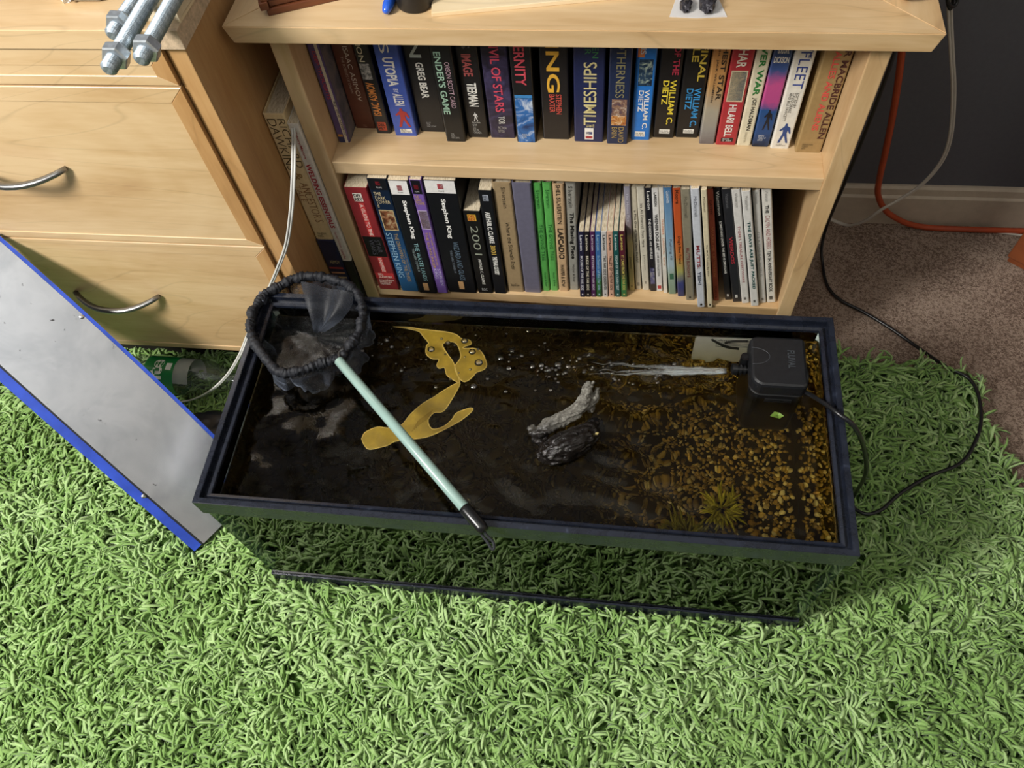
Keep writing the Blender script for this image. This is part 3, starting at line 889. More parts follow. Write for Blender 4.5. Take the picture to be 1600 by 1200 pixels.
lb += [
 (.5113, .5196, .4668, -4.8, .227, .22, 'pale yellow slim paperback with a mauve upper half', vgrad([(0, '#cdb878'), (.5, '#d2bf84'), (.6, '#8a7a74'), (.75, '#8f8894'), (1, '#9a96a2')], .227), [('T', 'The House Fire', '#d8d4dc', .3, .7, .95, .7, 'd', 0), ('T', 'Johnston', '#4b4024', .3, .7, .36, .24, 'd', .01), ('B', '#8d7d4a', .35, .65, .06, .04)]),
 (.5215, .5315, .4695, -5.3, .225, .22, 'cream slim paperback with black handwritten title next to the yellow one', '#c9bfa8', [('T', 'Is This One of Those Days, Daddy?', '#2c2822', .3, .72, .80, .3, 'd', .01), ('B', '#8d8678', .3, .7, .08, .04)]),
 (.5320, .5434, .4686, -5.8, .226, .22, 'ivory paperback with thin grey handwritten title', '#d2cbb9', [('T', "It's All Downhill From Here", '#4a463e', .32, .66, .86, .46, 'd', 0), ('T', 'Johnston', '#8d887c', .35, .62, .38, .22, 'd', 0), ('B', '#8d887c', .4, .6, .10, .07)]),
 (.5440, .5534, .4672, -6.1, .225, .22, 'black slim paperback with white title beside the ivory one', '#1a1a22', [('T', LAR, '#e4e2dc', .3, .72, .98, .82, 'd', .01), ('T', 'THE CHICKENS ARE RESTLESS', '#e4e2dc', .32, .68, .74, .35, 'd', .02), ('B', picture('#1c1c26', '#5a5a86', '#b5b0a0', 90), .1, .9, .26, .08)]),
 (.5541, .5631, .4673, -6.3, .225, .22, 'white slim paperback with black title and small red box', '#dcdad6', [('T', 'LARSON', '#1d1d1d', .3, .68, .97, .85, 'd', .02), ('T', 'WIENER DOG ART', '#1d1d1d', .26, .72, .78, .44, 'd', .03), ('T', 'A FAR SIDE COLLECTION', '#1d1d1d', .34, .62, .42, .17, 'd', .01), ('B', '#b5343a', .2, .8, .065, .03)]),
 (.5650, .5714, .4642, -6.6, .230, .22, 'thin white booklet with faint orange letters', '#e4ded2', [('T', 'THURBER   CARNIVAL   CATS', '#d98a5e', .3, .7, .74, .3, 'd', 0)]),
 (.5731, .5844, .4629, -7.1, .231, .22, 'sky blue and pale green paperback with grey title', vgrad([(0, '#6f8a74'), (.2, '#9cae9c'), (.3, '#a8bcc4'), (.6, '#7fa2bc'), (1, '#4c7aa6')], .231), [('T', 'Guisewite', '#dfe8ee', .3, .7, .98, .88, 'd', 0), ('T', 'Pushing 40', '#5a6470', .34, .68, .56, .36, 'd', 0), ('B', '#3c6b52', .25, .75, .22, .16)]),
 (.5868, .5978, .4589, -7.5, .235, .22, 'orange paperback fading to yellow and indigo at its foot', vgrad([(0, '#26305c'), (.14, '#39417a'), (.26, '#a8a860'), (.4, '#c07a3c'), (.6, '#c45a2c'), (1, '#b8502a')], .235), [('T', "Moore", '#5a2a18', .3, .7, .99, .88, 'd', .01), ('T', "Dog's Best Friend", '#3a1c12', .3, .72, .60, .34, 'd', .01)]),
 (.5997, .6118, .4520, -8.0, .240, .22, 'olive grey paperback with faint maroon title', '#87806c', [('T', 'McDonnell', '#655f50', .3, .64, .95, .78, 'd', 0), ('T', 'MUTTS SUNDAYS', '#7a4640', .3, .66, .52, .24, 'd', .02), ('B', '#26241f', .4, .62, .04, .02)]),
 (.6171, .6286, .4396, -9.0, .255, .22, 'bluish white paperback with navy and red title pulled to the shelf edge', '#c9cdd4', [('T', 'McDonnell', '#5a5c66', .3, .64, .95, .80, 'd', 0), ('T', 'MUTTS:', '#8a3038', .28, .68, .57, .37, 'd', .02), ('T', 'YESH!', '#25304a', .28, .68, .34, .22, 'd', .02), ('B', '#26241f', .38, .64, .035, .015)]),
 (.6325, .6413, .4401, -9.5, .254, .22, 'ivory slim paperback with small dark title pulled to the shelf edge', '#d8ccac', [('T', 'McDonnell', '#5e5644', .3, .64, .95, .84, 'd', 0), ('T', 'The MUTTS Little Big Book', '#3c3020', .3, .64, .58, .3, 'd', .01), ('B', '#26241f', .36, .64, .035, .015)]),
 (.6420, .6500, .4535, -10, .242, .22, 'thin coral red booklet with orange lettering', '#a8503c', [('T', 'CATHY', '#5e2c24', .28, .72, .92, .80, 'd', .02), ('T', 'WAKE ME UP WHEN', '#d08a5a', .3, .7, .7, .25, 'd', 0), ('T', 'PLAN B', '#6e2c24', .28, .72, .15, .03, 'd', .01)]),
 (.6594, .6691, .4560, -12.2, .243, .22, 'black slim paperback with long white condensed title', '#17171a', [('T', 'Watterson', '#e2e0d8', .3, .72, .98, .79, 'd', .01), ('T', 'SOMETHING UNDER THE BED IS DROOLING', '#e2e0d8', .34, .68, .74, .27, 'd', .02), ('B', '#c9c7c0', .36, .62, .06, .035)]),
 (.6708, .6835, .4523, -12.4, .245, .22, 'black paperback with red title next to the white-titled one', '#26272b', [('T', 'Watterson', '#6c6c70', .32, .66, .97, .86, 'd', 0), ('T', 'WEIRDOS', '#a8323c', .28, .68, .62, .38, 'd', .03), ('B', '#c9c7c0', .34, .64, .075, .045)]),
 (.6845, .6956, .4509, -12.6, .246, .22, 'white paperback with red spaced title', '#d9d6d0', [('T', 'Watterson', '#8b8984', .32, .66, .98, .87, 'd', 0), ('T', "THERE'S TREASURE EVERYWHERE", '#a0444a', .34, .64, .72, .21, 'd', .0), ('B', '#6d6b66', .34, .64, .06, .035)]),
 (.6981, .7100, .4462, -12.9, .249, .22, 'white paperback with bold dark teal capitals', '#dcdad4', [('T', 'Watterson', '#8b8984', .32, .66, .97, .86, 'd', 0), ('T', 'THE DAYS ARE JUST PACKED', '#15504e', .30, .72, .77, .17, 'd', .03), ('B', '#6d6b66', .36, .62, .06, .035)]),
 (.7116, .7212, .4530, -12.8, .244, .22, 'light grey paperback with thin grey outlined title', '#c4c1ba', [('T', 'Watterson', '#8b8984', .32, .66, .99, .90, 'd', 0), ('T', "IT'S A MAGICAL WORLD", '#7c7a76', .32, .66, .67, .27, 'd', -.004), ('B', '#6d6b66', .34, .64, .05, .025)]),
 (.7224, .7354, .4544, -12.6, .245, .22, 'white paperback with a scrawled red name and bold black capitals, last in row', '#dedad0', [('T', 'Watterson', '#9a9894', .32, .64, .99, .91, 'd', 0), ('T', 'THE', '#222', .32, .62, .88, .82, 'd', .03), ('T', 'CALVIN AND HOBBES', '#a05058', .26, .70, .80, .52, 'd', -.006), ('T', 'TENTH ANNIVERSARY BOOK', '#1d1d1d', .32, .68, .50, .11, 'd', .02), ('B', '#55534e', .30, .66, .065, .03)]),
]
lb = [list(q) for q in lb]
pend = None
for q in lb:
    for k, it in enumerate(q[8]):
        if it[0] == 'T' and it[2] == '#222':
            q[8][k] = (*it[:2], '#222222', *it[3:])
prev = .099
for i, (x0, x1, y, lean, h, d, lab, cov, items) in enumerate(lb):
    x0, x1 = lower(x0), lower(x1)
    a = math.radians(lean)
    hw = (x1 - x0)
    x0 = max(x0, prev)
    nx = lower(lb[i + 1][0]) if i + 1 < len(lb) else .7385
    x1 = min(x1, nx - .0002)
    prev = x1 + .0002
    w = (x1 - x0) * math.cos(a)
    if i + 1 < len(lb):
        dt = math.tan(-math.radians(lb[i + 1][3])) - math.tan(-a)
        w = min(w, max(.6 * w, nx - x0 - min(h, lb[i + 1][4]) * max(0, dt)))
    # stands on its right lower edge when leaning to the left
    book(lab, x0, x0 + w, y + .0048, Z_SH2 - (0 if a >= 0 else w * math.sin(a) * 0) , h, d, cov, items, lean=lean, group=GL, hard=i in (7, 8, 9, 10, 11, 12))

# books wedged between the cabinet and the bookcase
zt_ = py(447, 188, .4565).z; zb_ = py(526, 402, .4565).z
hb = book('cream hardback with brown serif capitals wedged between cabinet and bookcase', .0312, .0600, .452, .2605, .2365, .165, '#e2cb9c', [
    ('T', 'RICHARD', '#4b3820', .60, .95, .97, .62, 'd', -.008), ('T', 'DAWKINS', '#4b3820', .12, .52, .97, .60, 'd', -.008), ('T', '&', '#9a7a4a', .3, .7, .58, .52, 'd'), ('T', 'THE', '#a06a3c', .66, .78, .46, .40, 'd', -.008), ("T", "ANCESTOR'S", '#8a5c34', .40, .84, .50, .16, 'd', -.008), ('T', 'TALE', '#a06a3c', .10, .36, .48, .34, 'd', -.008), ('T', 'Houghton\nMifflin', '#6b5430', .2, .7, .07, .02, 'h', 0)], hard=True, yaw=0)
book('white paperback with red slanted capitals beside the cream hardback', .0604, .0752, .4500, zb_, zt_ - zb_, .14, '#dcd6cc', [
    ('T', 'Galvery/Marlow', '#a82a34', .3, .6, .96, .78, 'd', .01), ('T', 'WELDING ESSENTIALS', '#a82030', .20, .70, .75, .28, 'd', .03), ('T', 'Expanded First Edition', '#a84048', .3, .6, .25, .12, 'd', 0), ('T', 'Industrial Press', '#a82a34', .3, .6, .10, .02, 'd', .01)], yaw=0)
book('navy hardback with red and tan stripes under the cream hardback', .0312, .0600, .449, -.006, .2660, .17, '#202544', [
    ('T', 'ASIMOV', '#c9b88a', .3, .85, .83, .80, 'h', 0)] + [('B', ['#b5443c', '#c08a6a', '#c9b48a'][k % 3], .12, .95, .765 - .045 * k, .75 - .045 * k) for k in range(6)], hard=True, yaw=0)
book('plain black hardback standing under the white paperback with red capitals', .0604, .0752, .4495, -.006, zb_ + .0058, .15, '#1d1d20', [], yaw=0)

# books standing on edge, spine up, between the aquarium and the bookcase; seen through the back pane
ZE = .143
for (u0, u1, y0, y1, c, lab, tx) in [
    (596, 886, .386, .402, '#d6cfc0', 'grey-white picture book standing spine up behind the aquarium glass', 'Cozy Xmas Book'),
    (600, 880, .4028, .418, '#8a774e', 'brown picture book standing spine up behind the grey-white one', None),
    (890, 958, .386, .410, '#8a443c', 'dark red book standing spine up behind the aquarium glass', None),
    (961, 1098, .386, .410, '#b3ada0', 'light grey book standing spine up beside the dark red one', None)]:
    xa, xb = pz(u0, 500, ZE).x, pz(u1, 512, ZE).x
    o = empty('book', (xa, y0, -.010))
    tag(o, lab, 'book', 'books standing spine up behind the aquarium')
    w_, t_, hh = xb - xa, y1 - y0, ZE + .010
    pr = [(0, 0), (0, hh - .003), (.003, hh), (t_ - .003, hh), (t_, hh - .003), (t_, 0), (t_ - .0018, 0), (t_ - .0018, hh - .005), (.0018, hh - .005), (.0018, 0)]
    n_ = len(pr)
    V = [(0, y_, z_) for y_, z_ in pr] + [(w_, y_, z_) for y_, z_ in pr]
    from_py('cover', V, [tuple(range(n_))[::-1], tuple(range(n_, 2 * n_))] + [(k, (k + 1) % n_, n_ + (k + 1) % n_, n_ + k) for k in range(n_)], plain(c), o)
    box('page_block', (.003, .0019, .002), (w_ - .003, t_ - .0019, hh - .0052), pages_mat(), o, 0)
    if tx:
        lettering(tx, o, lambda a, b_, w_=w_, t_=t_, hh=hh: (w_ * (.50 + .26 * a), t_ * (.30 + .42 * b_), hh + .0004), plain('#7a3c34'), .01)

# ------------------------------------------------------------------ aquarium
tank = empty('aquarium', (0, 0, 0))
tag(tank, 'long black-rimmed glass aquarium full of dark water standing on the green rug', 'aquarium')


def rim_mat():
    m, t, b = nt('black_rim_plastic')
    n = tex_noise(t, 55, 5, .65, objco(t), .4)
    r = ramp(t, n.outputs['Fac'], [(.3, '#171a22'), (.62, '#1f2431'), (.76, '#3a4152')])
    t.links.new(r.outputs[0], b.inputs['Base Color'])
    rr = t.nodes.new('ShaderNodeMapRange'); rr.inputs[3].default_value = .16; rr.inputs[4].default_value = .40
    t.links.new(n.outputs['Fac'], rr.inputs[0])
    t.links.new(rr.outputs[0], b.inputs['Roughness'])
    return m


RIM = rim_mat()


def ring(name, prof, mat, parent, x0=0, x1=W, y0=0, y1=D, bev=.0007):
    """sweep a closed profile of (inset, z) round a rectangle"""
    bm = bmesh.new()
    rows = []
    for i, z in prof:
        rows.append([bm.verts.new(p) for p in ((x0 + i, y0 + i, z), (x1 - i, y0 + i, z), (x1 - i, y1 - i, z), (x0 + i, y1 - i, z))])
    n = len(prof)
    for a in range(n):
        b_ = (a + 1) % n
        for k in range(4):
            k2 = (k + 1) % 4
            bm.faces.new((rows[a][k], rows[a][k2], rows[b_][k2], rows[b_][k]))
    if bev:
        bmesh.ops.recalc_face_normals(bm, faces=bm.faces)
        bmesh.ops.bevel(bm, geom=list(bm.edges), offset=bev, segments=2, affect='EDGES')
    return from_bm(name, bm, mat, parent)


RB = H - .034
ring('top_rim', [(0, H), (0, RB), (.0028, RB), (.0028, H - .013), (.0165, H - .013), (.0165, H - .0075), (.0125, H - .0062), (.0115, H - .0105), (.0078, H - .0105), (.0072, H)], RIM, tank, bev=.0005)
ring('base_rim', [(0, -.012), (0, .022), (.0028, .022), (.0028, -.004), (.012, -.004), (.012, -.012)], RIM, tank)

m, t, b = nt('pane_glass')
t.nodes.remove(b)
out = t.nodes['Material Output']
tr = t.nodes.new('ShaderNodeBsdfTransparent'); tr.inputs[0].default_value = (.90, .97, .94, 1)
gl = t.nodes.new('ShaderNodeBsdfGlossy'); gl.inputs['Roughness'].default_value = .005
fr = t.nodes.new('ShaderNodeFresnel'); fr.inputs['IOR'].default_value = 1.52
mx = t.nodes.new('ShaderNodeMixShader')
t.links.new(fr.outputs[0], mx.inputs[0]); t.links.new(tr.outputs[0], mx.inputs[1]); t.links.new(gl.outputs[0], mx.inputs[2])
t.links.new(mx.outputs[0], out.inputs[0])
GLASS = m
m, t, b = nt('green_glass_edge')
n = tex_noise(t, 70, 4, .7, objco(t, (1, 1, .5)), .6)
r = ramp(t, n.outputs['Fac'], [(.35, '#4f8070'), (.50, '#9cc8b8'), (.62, '#dcefe8')])
t.links.new(r.outputs[0], b.inputs['Base Color'])
b.inputs['Roughness'].default_value = .15
EDGE = m


def pane(a, b_, edge_axes):
    bm = bmesh.new()
    bm_box(bm, a, b_)
    me = bpy.data.meshes.new('pane')
    bmesh.ops.recalc_face_normals(bm, faces=bm.faces)
    for f in bm.faces:
        f.material_index = 1 if max(range(3), key=lambda k: abs(f.normal[k])) in edge_axes else 0
    bm.to_mesh(me); bm.free()
    me.materials.append(GLASS); me.materials.append(EDGE)
    return add('pane', me, None, tank)


GI, GT = .0032, .005
Z0, Z1 = 0.000, H - .014
pane((GI, GI, Z0), (W - GI, GI + GT, Z1), (0,))
pane((GI, D - GI - GT, Z0), (W - GI, D - GI, Z1), (0,))
pane((GI, GI + GT + .0004, Z0), (GI + GT, D - GI - GT - .0004, Z1), (1, 2))
pane((W - GI - GT, GI + GT + .0004, Z0), (W - GI, D - GI - GT - .0004, Z1), (1, 2))
box('bottom_pane', (GI + GT, GI + GT, 0.0), (W - GI - GT, D - GI - GT, .005), M('#1d2421', .3), tank, 0)
IX0, IX1, IY0, IY1 = GI + GT, W - GI - GT, GI + GT, D - GI - GT
SIL = M('#c8d6cc', .25, var=.3, scale=30, spec=.6)
for cx_, cy_, sx_, sy_ in ((IX0, IY0, 1, 1), (IX1, IY0, -1, 1), (IX0, IY1, 1, -1), (IX1, IY1, -1, -1)):
    q = [(cx_, cy_), (cx_ + sx_ * .005, cy_), (cx_ + sx_ * .002, cy_ + sy_ * .002), (cx_, cy_ + sy_ * .005)]
    prism('silicone_seam', q, WATER + .003, Z1, SIL, tank)
# care label on the back pane
lx0, lx1 = py(1087, 519, D - .001).x, py(1192, 522, D - .001).x + .012
zt = py(1100, 519, D - .001).z
lab_o = empty('care_label', (0, 0, 0)); lab_o.parent = tank
prism_pts = []
for (cx_, cz_, a0) in ((lx1 - .006, zt - .006, 0), (lx0 + .006, zt - .006, 90), (lx0 + .006, zt - .078, 180), (lx1 - .006, zt - .078, 270)):
    for k in range(5):
        a = math.radians(a0 + 22.5 * k)
        prism_pts.append((cx_ + .006 * math.cos(a), cz_ + .006 * math.sin(a)))
yl = IY1 - .0012
from_py('paper_sheet', [(x, yl, z) for x, z in prism_pts], [tuple(range(len(prism_pts)))], M('#e4e2d4', .5, var=.05), lab_o)
lettering('Aqueon® Glass Aquarium', lab_o, lambda a, b_: (lx0 + .030 + .11 * a, yl - .0004, zt - .012 + .007 * b_), M('#33363a', .6), .02)
lettering('Lorem care of your tank: place on level', lab_o, lambda a, b_: (lx0 + .028 + .085 * a, yl - .0004, zt - .0205 + .003 * b_), M('#33363a', .6), .0) if False else None
for k in range(4):
    box('print_line', (lx0 + .028, yl - .0003, zt - .0185 - .004 * k), (lx1 - .006 - .004 * (k % 2), yl - .0002, zt - .0172 - .004 * k), M('#55585a', .6), lab_o, 0)
for q in ([(1112, 532), (1122, 540), (1135, 548), (1152, 552)], [(1132, 539), (1145, 535), (1168, 534)]):
    pts = [py(u, v, yl - .001) for u, v in q]
    tube('algae_smear', pts, .0026, M('#1c1a10', .7), lab_o, n=4, squash=.5)

# gravel bed
m, t, b = nt('gravel')
g = t.nodes.new('ShaderNodeNewGeometry')
r = ramp(t, g.outputs['Random Per Island'], [(0, '#6b5426'), (.35, '#a88a44'), (.6, '#c9ab5c'), (.8, '#8d7446'), (1, '#e8d8a0')])
# left end of the bed painted darker: shaded depths plus brown debris, ragged patches
gx_ = t.nodes.new('ShaderNodeSeparateXYZ'); gco = objco(t); t.links.new(gco, gx_.inputs[0])
gn = tex_noise(t, 11, 4, .6, gco, .8)
ga = t.nodes.new('ShaderNodeMath'); ga.operation = 'MULTIPLY_ADD'; ga.inputs[1].default_value = .55
t.links.new(gn.outputs['Fac'], ga.inputs[0]); t.links.new(gx_.outputs[0], ga.inputs[2])
gm = t.nodes.new('ShaderNodeMapRange'); gm.inputs[1].default_value = .66; gm.inputs[2].default_value = .98
t.links.new(ga.outputs[0], gm.inputs[0])
gmx = t.nodes.new('ShaderNodeMix'); gmx.data_type = 'RGBA'
t.links.new(gm.outputs[0], gmx.inputs[0]); gmx.inputs[6].default_value = (*lin('#2e2416'), 1); t.links.new(r.outputs[0], gmx.inputs[7])
t.links.new(gmx.outputs[2], b.inputs['Base Color']); b.inputs['Roughness'].default_value = .5
GRAVEL = m


def ico(sub=1):
    bm = bmesh.new()
    bmesh.ops.create_icosphere(bm, subdivisions=sub, radius=1)
    v = np.array([x.co[:] for x in bm.verts]); f = np.array([[q.index for q in x.verts] for x in bm.faces])
    bm.free()
    return v, f


def gz(x, y):
    return .020 + .006 * math.sin(x * 9 + 1) * math.cos(y * 14) + .012 * max(0, (x - .5) / .26) * (1 - abs(y - .12))


def make_gravel(n=7000):
    v0, f0 = ico(1)
    V, F = [], []
    for i in range(n):
        x, y = rng.uniform(IX0 + .007, IX1 - .007), rng.uniform(IY0 + .007, IY1 - .007)
        s = rng.uniform(.0019, .0040)
        sc_ = np.array([s * rng.uniform(.8, 1.3), s * rng.uniform(.7, 1.1), s * rng.uniform(.5, .8)])
        a = rng.uniform(0, 2 * PI); c_, s_ = math.cos(a), math.sin(a)
        w_ = v0 * sc_ * (1 + .12 * rng.normal(size=(len(v0), 1)))
        w_ = w_ @ np.array([[c_, s_, 0], [-s_, c_, 0], [0, 0, 1]])
        V.append(w_ + [x, y, gz(x, y) - .003 + rng.uniform(-.002, .002)])
        F.append(f0 + len(v0) * i)
    me = bpy.data.meshes.new('gravel')
    me.from_pydata(np.concatenate(V).tolist(), [], np.concatenate(F).tolist())
    for p in me.polygons: p.use_smooth = True
    return me


gbed = add('gravel', make_gravel(), GRAVEL)
tag(gbed, 'bed of golden brown gravel covering the aquarium floor', 'gravel', kind='stuff')
gsub = bmesh.new()
NX, NY = 40, 18
gv = [[gsub.verts.new((IX0 + .0006 + (IX1 - IX0 - .0012) * i / NX, IY0 + .0006 + (IY1 - IY0 - .0012) * j / NY, gz(IX0 + (IX1 - IX0) * i / NX, IY0 + (IY1 - IY0) * j / NY) - .004)) for j in range(NY + 1)] for i in range(NX + 1)]
for i in range(NX):
    for j in range(NY):
        gsub.faces.new((gv[i][j], gv[i + 1][j], gv[i + 1][j + 1], gv[i][j + 1]))
o = from_bm('sand', gsub, M('#2a2010', .9, var=.3), gbed)
v0, f0 = ico(2)
peb = []
for k in range(3):
    vv = v0 * np.array([1.2, .85, .6]) * (1 + .10 * rng.normal(size=(len(v0), 1)))
    me = bpy.data.meshes.new('pebble')
    me.from_pydata(vv.tolist(), [], f0.tolist())
    for p in me.polygons: p.use_smooth = True
    me.materials.append(M(['#d0b060', '#b08c44', '#eadcb0'][k], .4, var=.25, scale=3))
    peb.append(me)
for i in range(60):
    x = rng.uniform(.57, IX1 - .012); y = rng.uniform(IY0 + .012, .17)
    o = bpy.data.objects.new('pebble', peb[int(rng.integers(3))])
    col.objects.link(o)
    s = rng.uniform(.0034, .0052)
    o.scale = (s, s, s)
    o.rotation_euler = (rng.uniform(-.3, .3), rng.uniform(-.3, .3), rng.uniform(0, 6.3))
    o.location = (x, y, gz(x, y) + .001)
    tag(o, 'rounded ochre pebble lying on the gravel in front of the black pump', 'pebble', 'larger pebbles on the gravel')

# water body with rippled surface
NX, NY = 220, 92
wx0, wx1, wy0, wy1 = IX0 + .0004, IX1 - .0004, IY0 + .0004, IY1 - .0004
jet0 = pz(1135, 580, WATER + .004)
jet1 = pz(870, 572, WATER + .002)


def wave(x, y):
    dx, dy = x - jet0.x, y - jet0.y
    r_ = math.hypot(dx + .10, dy)
    near = math.exp(-((y - jet0.y) / .035) ** 2) * (1 if x < jet0.x else .1) * math.exp(-max(0, jet0.x - x) / .30)
    z = .0011 * fbm((x * 1.0, y * 1.6, .3), 24, 3) + .0008 * math.sin(34 * x + 60 * y + 5 * fbm((x, y, 1), 9, 2))
    z += .0009 * math.exp(-r_ / .25) * math.sin(165 * r_ + 3 * fbm((x, y, 2), 12, 2))
    z += near * .0034 * fbm((x * 1.2, y * 2.0, 5), 60, 3)
    k = min(1, max(0, (x - .48) / .16))
    return z * (1 - .72 * k * k * (3 - 2 * k) * (1 - near))


V, F = [], []
for i in range(NX + 1):
    for j in range(NY + 1):
        x = wx0 + (wx1 - wx0) * i / NX; y = wy0 + (wy1 - wy0) * j / NY
        e = min(i, NX - i, j, NY - j) / 4.0
        V.append((x, y, WATER + wave(x, y) * min(1, e)))
vid = lambda i, j: i * (NY + 1) + j
for i in range(NX):
    for j in range(NY):
        F.append((vid(i, j), vid(i + 1, j), vid(i + 1, j + 1), vid(i, j + 1)))
bcorn = []
nb = len(V)
V += [(wx0, wy0, .0055), (wx1, wy0, .0055), (wx1, wy1, .0055), (wx0, wy1, .0055)]
F.append((nb, nb + 3, nb + 2, nb + 1))
F.append(tuple([nb, nb + 1] + [vid(i, 0) for i in range(NX, -1, -1)]))
F.append(tuple([nb + 1, nb + 2] + [vid(NX, j) for j in range(NY, -1, -1)]))
F.append(tuple([nb + 2, nb + 3] + [vid(i, NY) for i in range(NX + 1)]))
F.append(tuple([nb + 3, nb] + [vid(0, j) for j in range(NY + 1)]))
m, t, b = nt('tank_water')
t.nodes.remove(b)
out = t.nodes['Material Output']
gb = t.nodes.new('ShaderNodeBsdfGlass'); gb.inputs['IOR'].default_value = 1.33; gb.inputs['Roughness'].default_value = 0.0
t.links.new(gb.outputs[0], out.inputs['Surface'])
va = t.nodes.new('ShaderNodeVolumeAbsorption'); va.inputs['Color'].default_value = (.74, .66, .24, 1); va.inputs['Density'].default_value = 4.6
t.links.new(va.outputs[0], out.inputs['Volume'])
WMAT = m
water = from_py('tank_water', V, F, WMAT)
for p in water.data.polygons[:NX * NY]: p.use_smooth = True
tag(water, 'dark brownish rippling water filling the aquarium', 'water')

# jet, foam and bubbles on the surface
m, t, b = nt('foaming_water')
b.inputs['Base Color'].default_value = (.82, .86, .86, 1); b.inputs['Roughness'].default_value = .08
b.inputs['Transmission Weight'].default_value = .9; b.inputs['IOR'].default_value = 1.33
FOAM = m
VV, FF = [], []
for q_ in range(9):
    pts, rad = [], []
    reach = random.uniform(.45, 1.0)
    off = random.uniform(-1, 1)
    for k in range(22):
        s = k / 21 * reach
        p = jet0.lerp(jet1, s)
        pts.append((p.x, p.y + off * (.0025 + .010 * s) + .005 * s * fbm((s * 9, q_, 1), 1), WATER + .0050 * max(0, 1 - s * 1.6) ** 2 - .0004 + .0012 * fbm((s * 14, q_, 7), 1)))
        rad.append(max(.0004, (.0024 - .0010 * s + .0011 * fbm((s * 22, q_, 2), 1)) * (1 - (k / 21) ** 4)))
    v, f = tube_data(pts, rad, 8, squash=.6)
    v = [p + Vector((0, .0010, .0010)) * fbm(p, 190, 2) for p in v]
    FF += [tuple(i + len(VV) for i in ff) for ff in f]; VV += v
from_py('water_jet', VV, FF, FOAM, water, smooth=True)
v0, f0 = ico(2)
V, F = [], []
spots = [(604, 532, 6), (674, 546, 7), (726, 533, 7), (738, 550, 7), (748, 567, 8), (740, 604, 7), (782, 560, 6), (795, 576, 6), (815, 556, 5), (566, 548, 5), (612, 542, 5), (627, 579, 5), (681, 605, 4),
         (762, 592, 4), (800, 549, 4), (832, 573, 5), (846, 571, 6), (858, 578, 6), (872, 570, 7), (888, 573, 6), (905, 560, 5), (920, 555, 4), (860, 610, 4), (790, 612, 4), (836, 610, 3), (700, 536, 5)]
for k in range(70):
    u = random.uniform(840, 1060); spots.append((u, 578 + random.gauss(0, 11), random.uniform(1.5, 4.5)))
for k in range(34):
    spots.append((random.uniform(560, 860), 555 + random.gauss(0, 26), random.uniform(1.2, 3)))
nn = 0
for (u, vv_, s) in spots:
    p = pz(u, vv_, WATER)
    rr_ = s * .00068
    V.append(v0 * np.array([rr_ * 1.1, rr_, rr_ * .6]) + [p.x, p.y, WATER + .0004]); F.append(f0 + len(v0) * nn); nn += 1
me = bpy.data.meshes.new('bubbles')
me.from_pydata(np.concatenate(V).tolist(), [], np.concatenate(F).tolist())
for p in me.polygons: p.use_smooth = True
m, t, b = nt('bubble_film')
t.nodes.remove(b)
tr = t.nodes.new('ShaderNodeBsdfTransparent'); gl = t.nodes.new('ShaderNodeBsdfGlossy'); gl.inputs['Roughness'].default_value = .06
lw = t.nodes.new('ShaderNodeFresnel'); lw.inputs['IOR'].default_value = 2.3
mx = t.nodes.new('ShaderNodeMixShader')
t.links.new(lw.outputs[0], mx.inputs[0]); t.links.new(tr.outputs[0], mx.inputs[1]); t.links.new(gl.outputs[0], mx.inputs[2])
t.links.new(mx.outputs[0], t.nodes['Material Output'].inputs[0])
tag(add('bubbles', me, m, water), kind='stuff')

# mossy clumps under water
MOSS = M('#a8a236', .8, var=.35, scale=120)
MOSSB = M('#8f8a3c', .8, var=.35, scale=120)


def moss(loc, n, rad_, lab, mat):
    V, F = [], []
    for i in range(n):
        a = rng.uniform(0, 2 * PI); rr_ = rad_ * math.sqrt(rng.uniform(0, 1))
        base = Vector((loc[0] + rr_ * math.cos(a), loc[1] + rr_ * math.sin(a), loc[2]))
        L = rng.uniform(.015, .035)
        dr = Vector((math.cos(a) * .7 + rng.normal() * .4, math.sin(a) * .7 + rng.normal() * .4, 1.0)).normalized()
        pth = [base + dr * L * s + Vector((0, 0, -.006 * s * s)) for s in (0, .35, .7, 1)]
        v, f = tube_data(pth, [.0018, .0022, .0018, .0007], 4)
        F += [tuple(q + len(V) for q in ff) for ff in f]; V += v
    o = from_py('moss_clump', V, F, mat, smooth=True)
    tag(o, lab, 'moss')


moss((.60, .075, .04), 150, .026, 'wide yellow-green moss clump on the gravel below the driftwood', MOSSB)
moss((.655, .125, .045), 90, .016, 'small bright moss clump among pebbles near the pump', MOSS)
moss((.712, .046, .045), 130, .014, 'yellow-green moss clump in the front glass corner of the aquarium', MOSS)

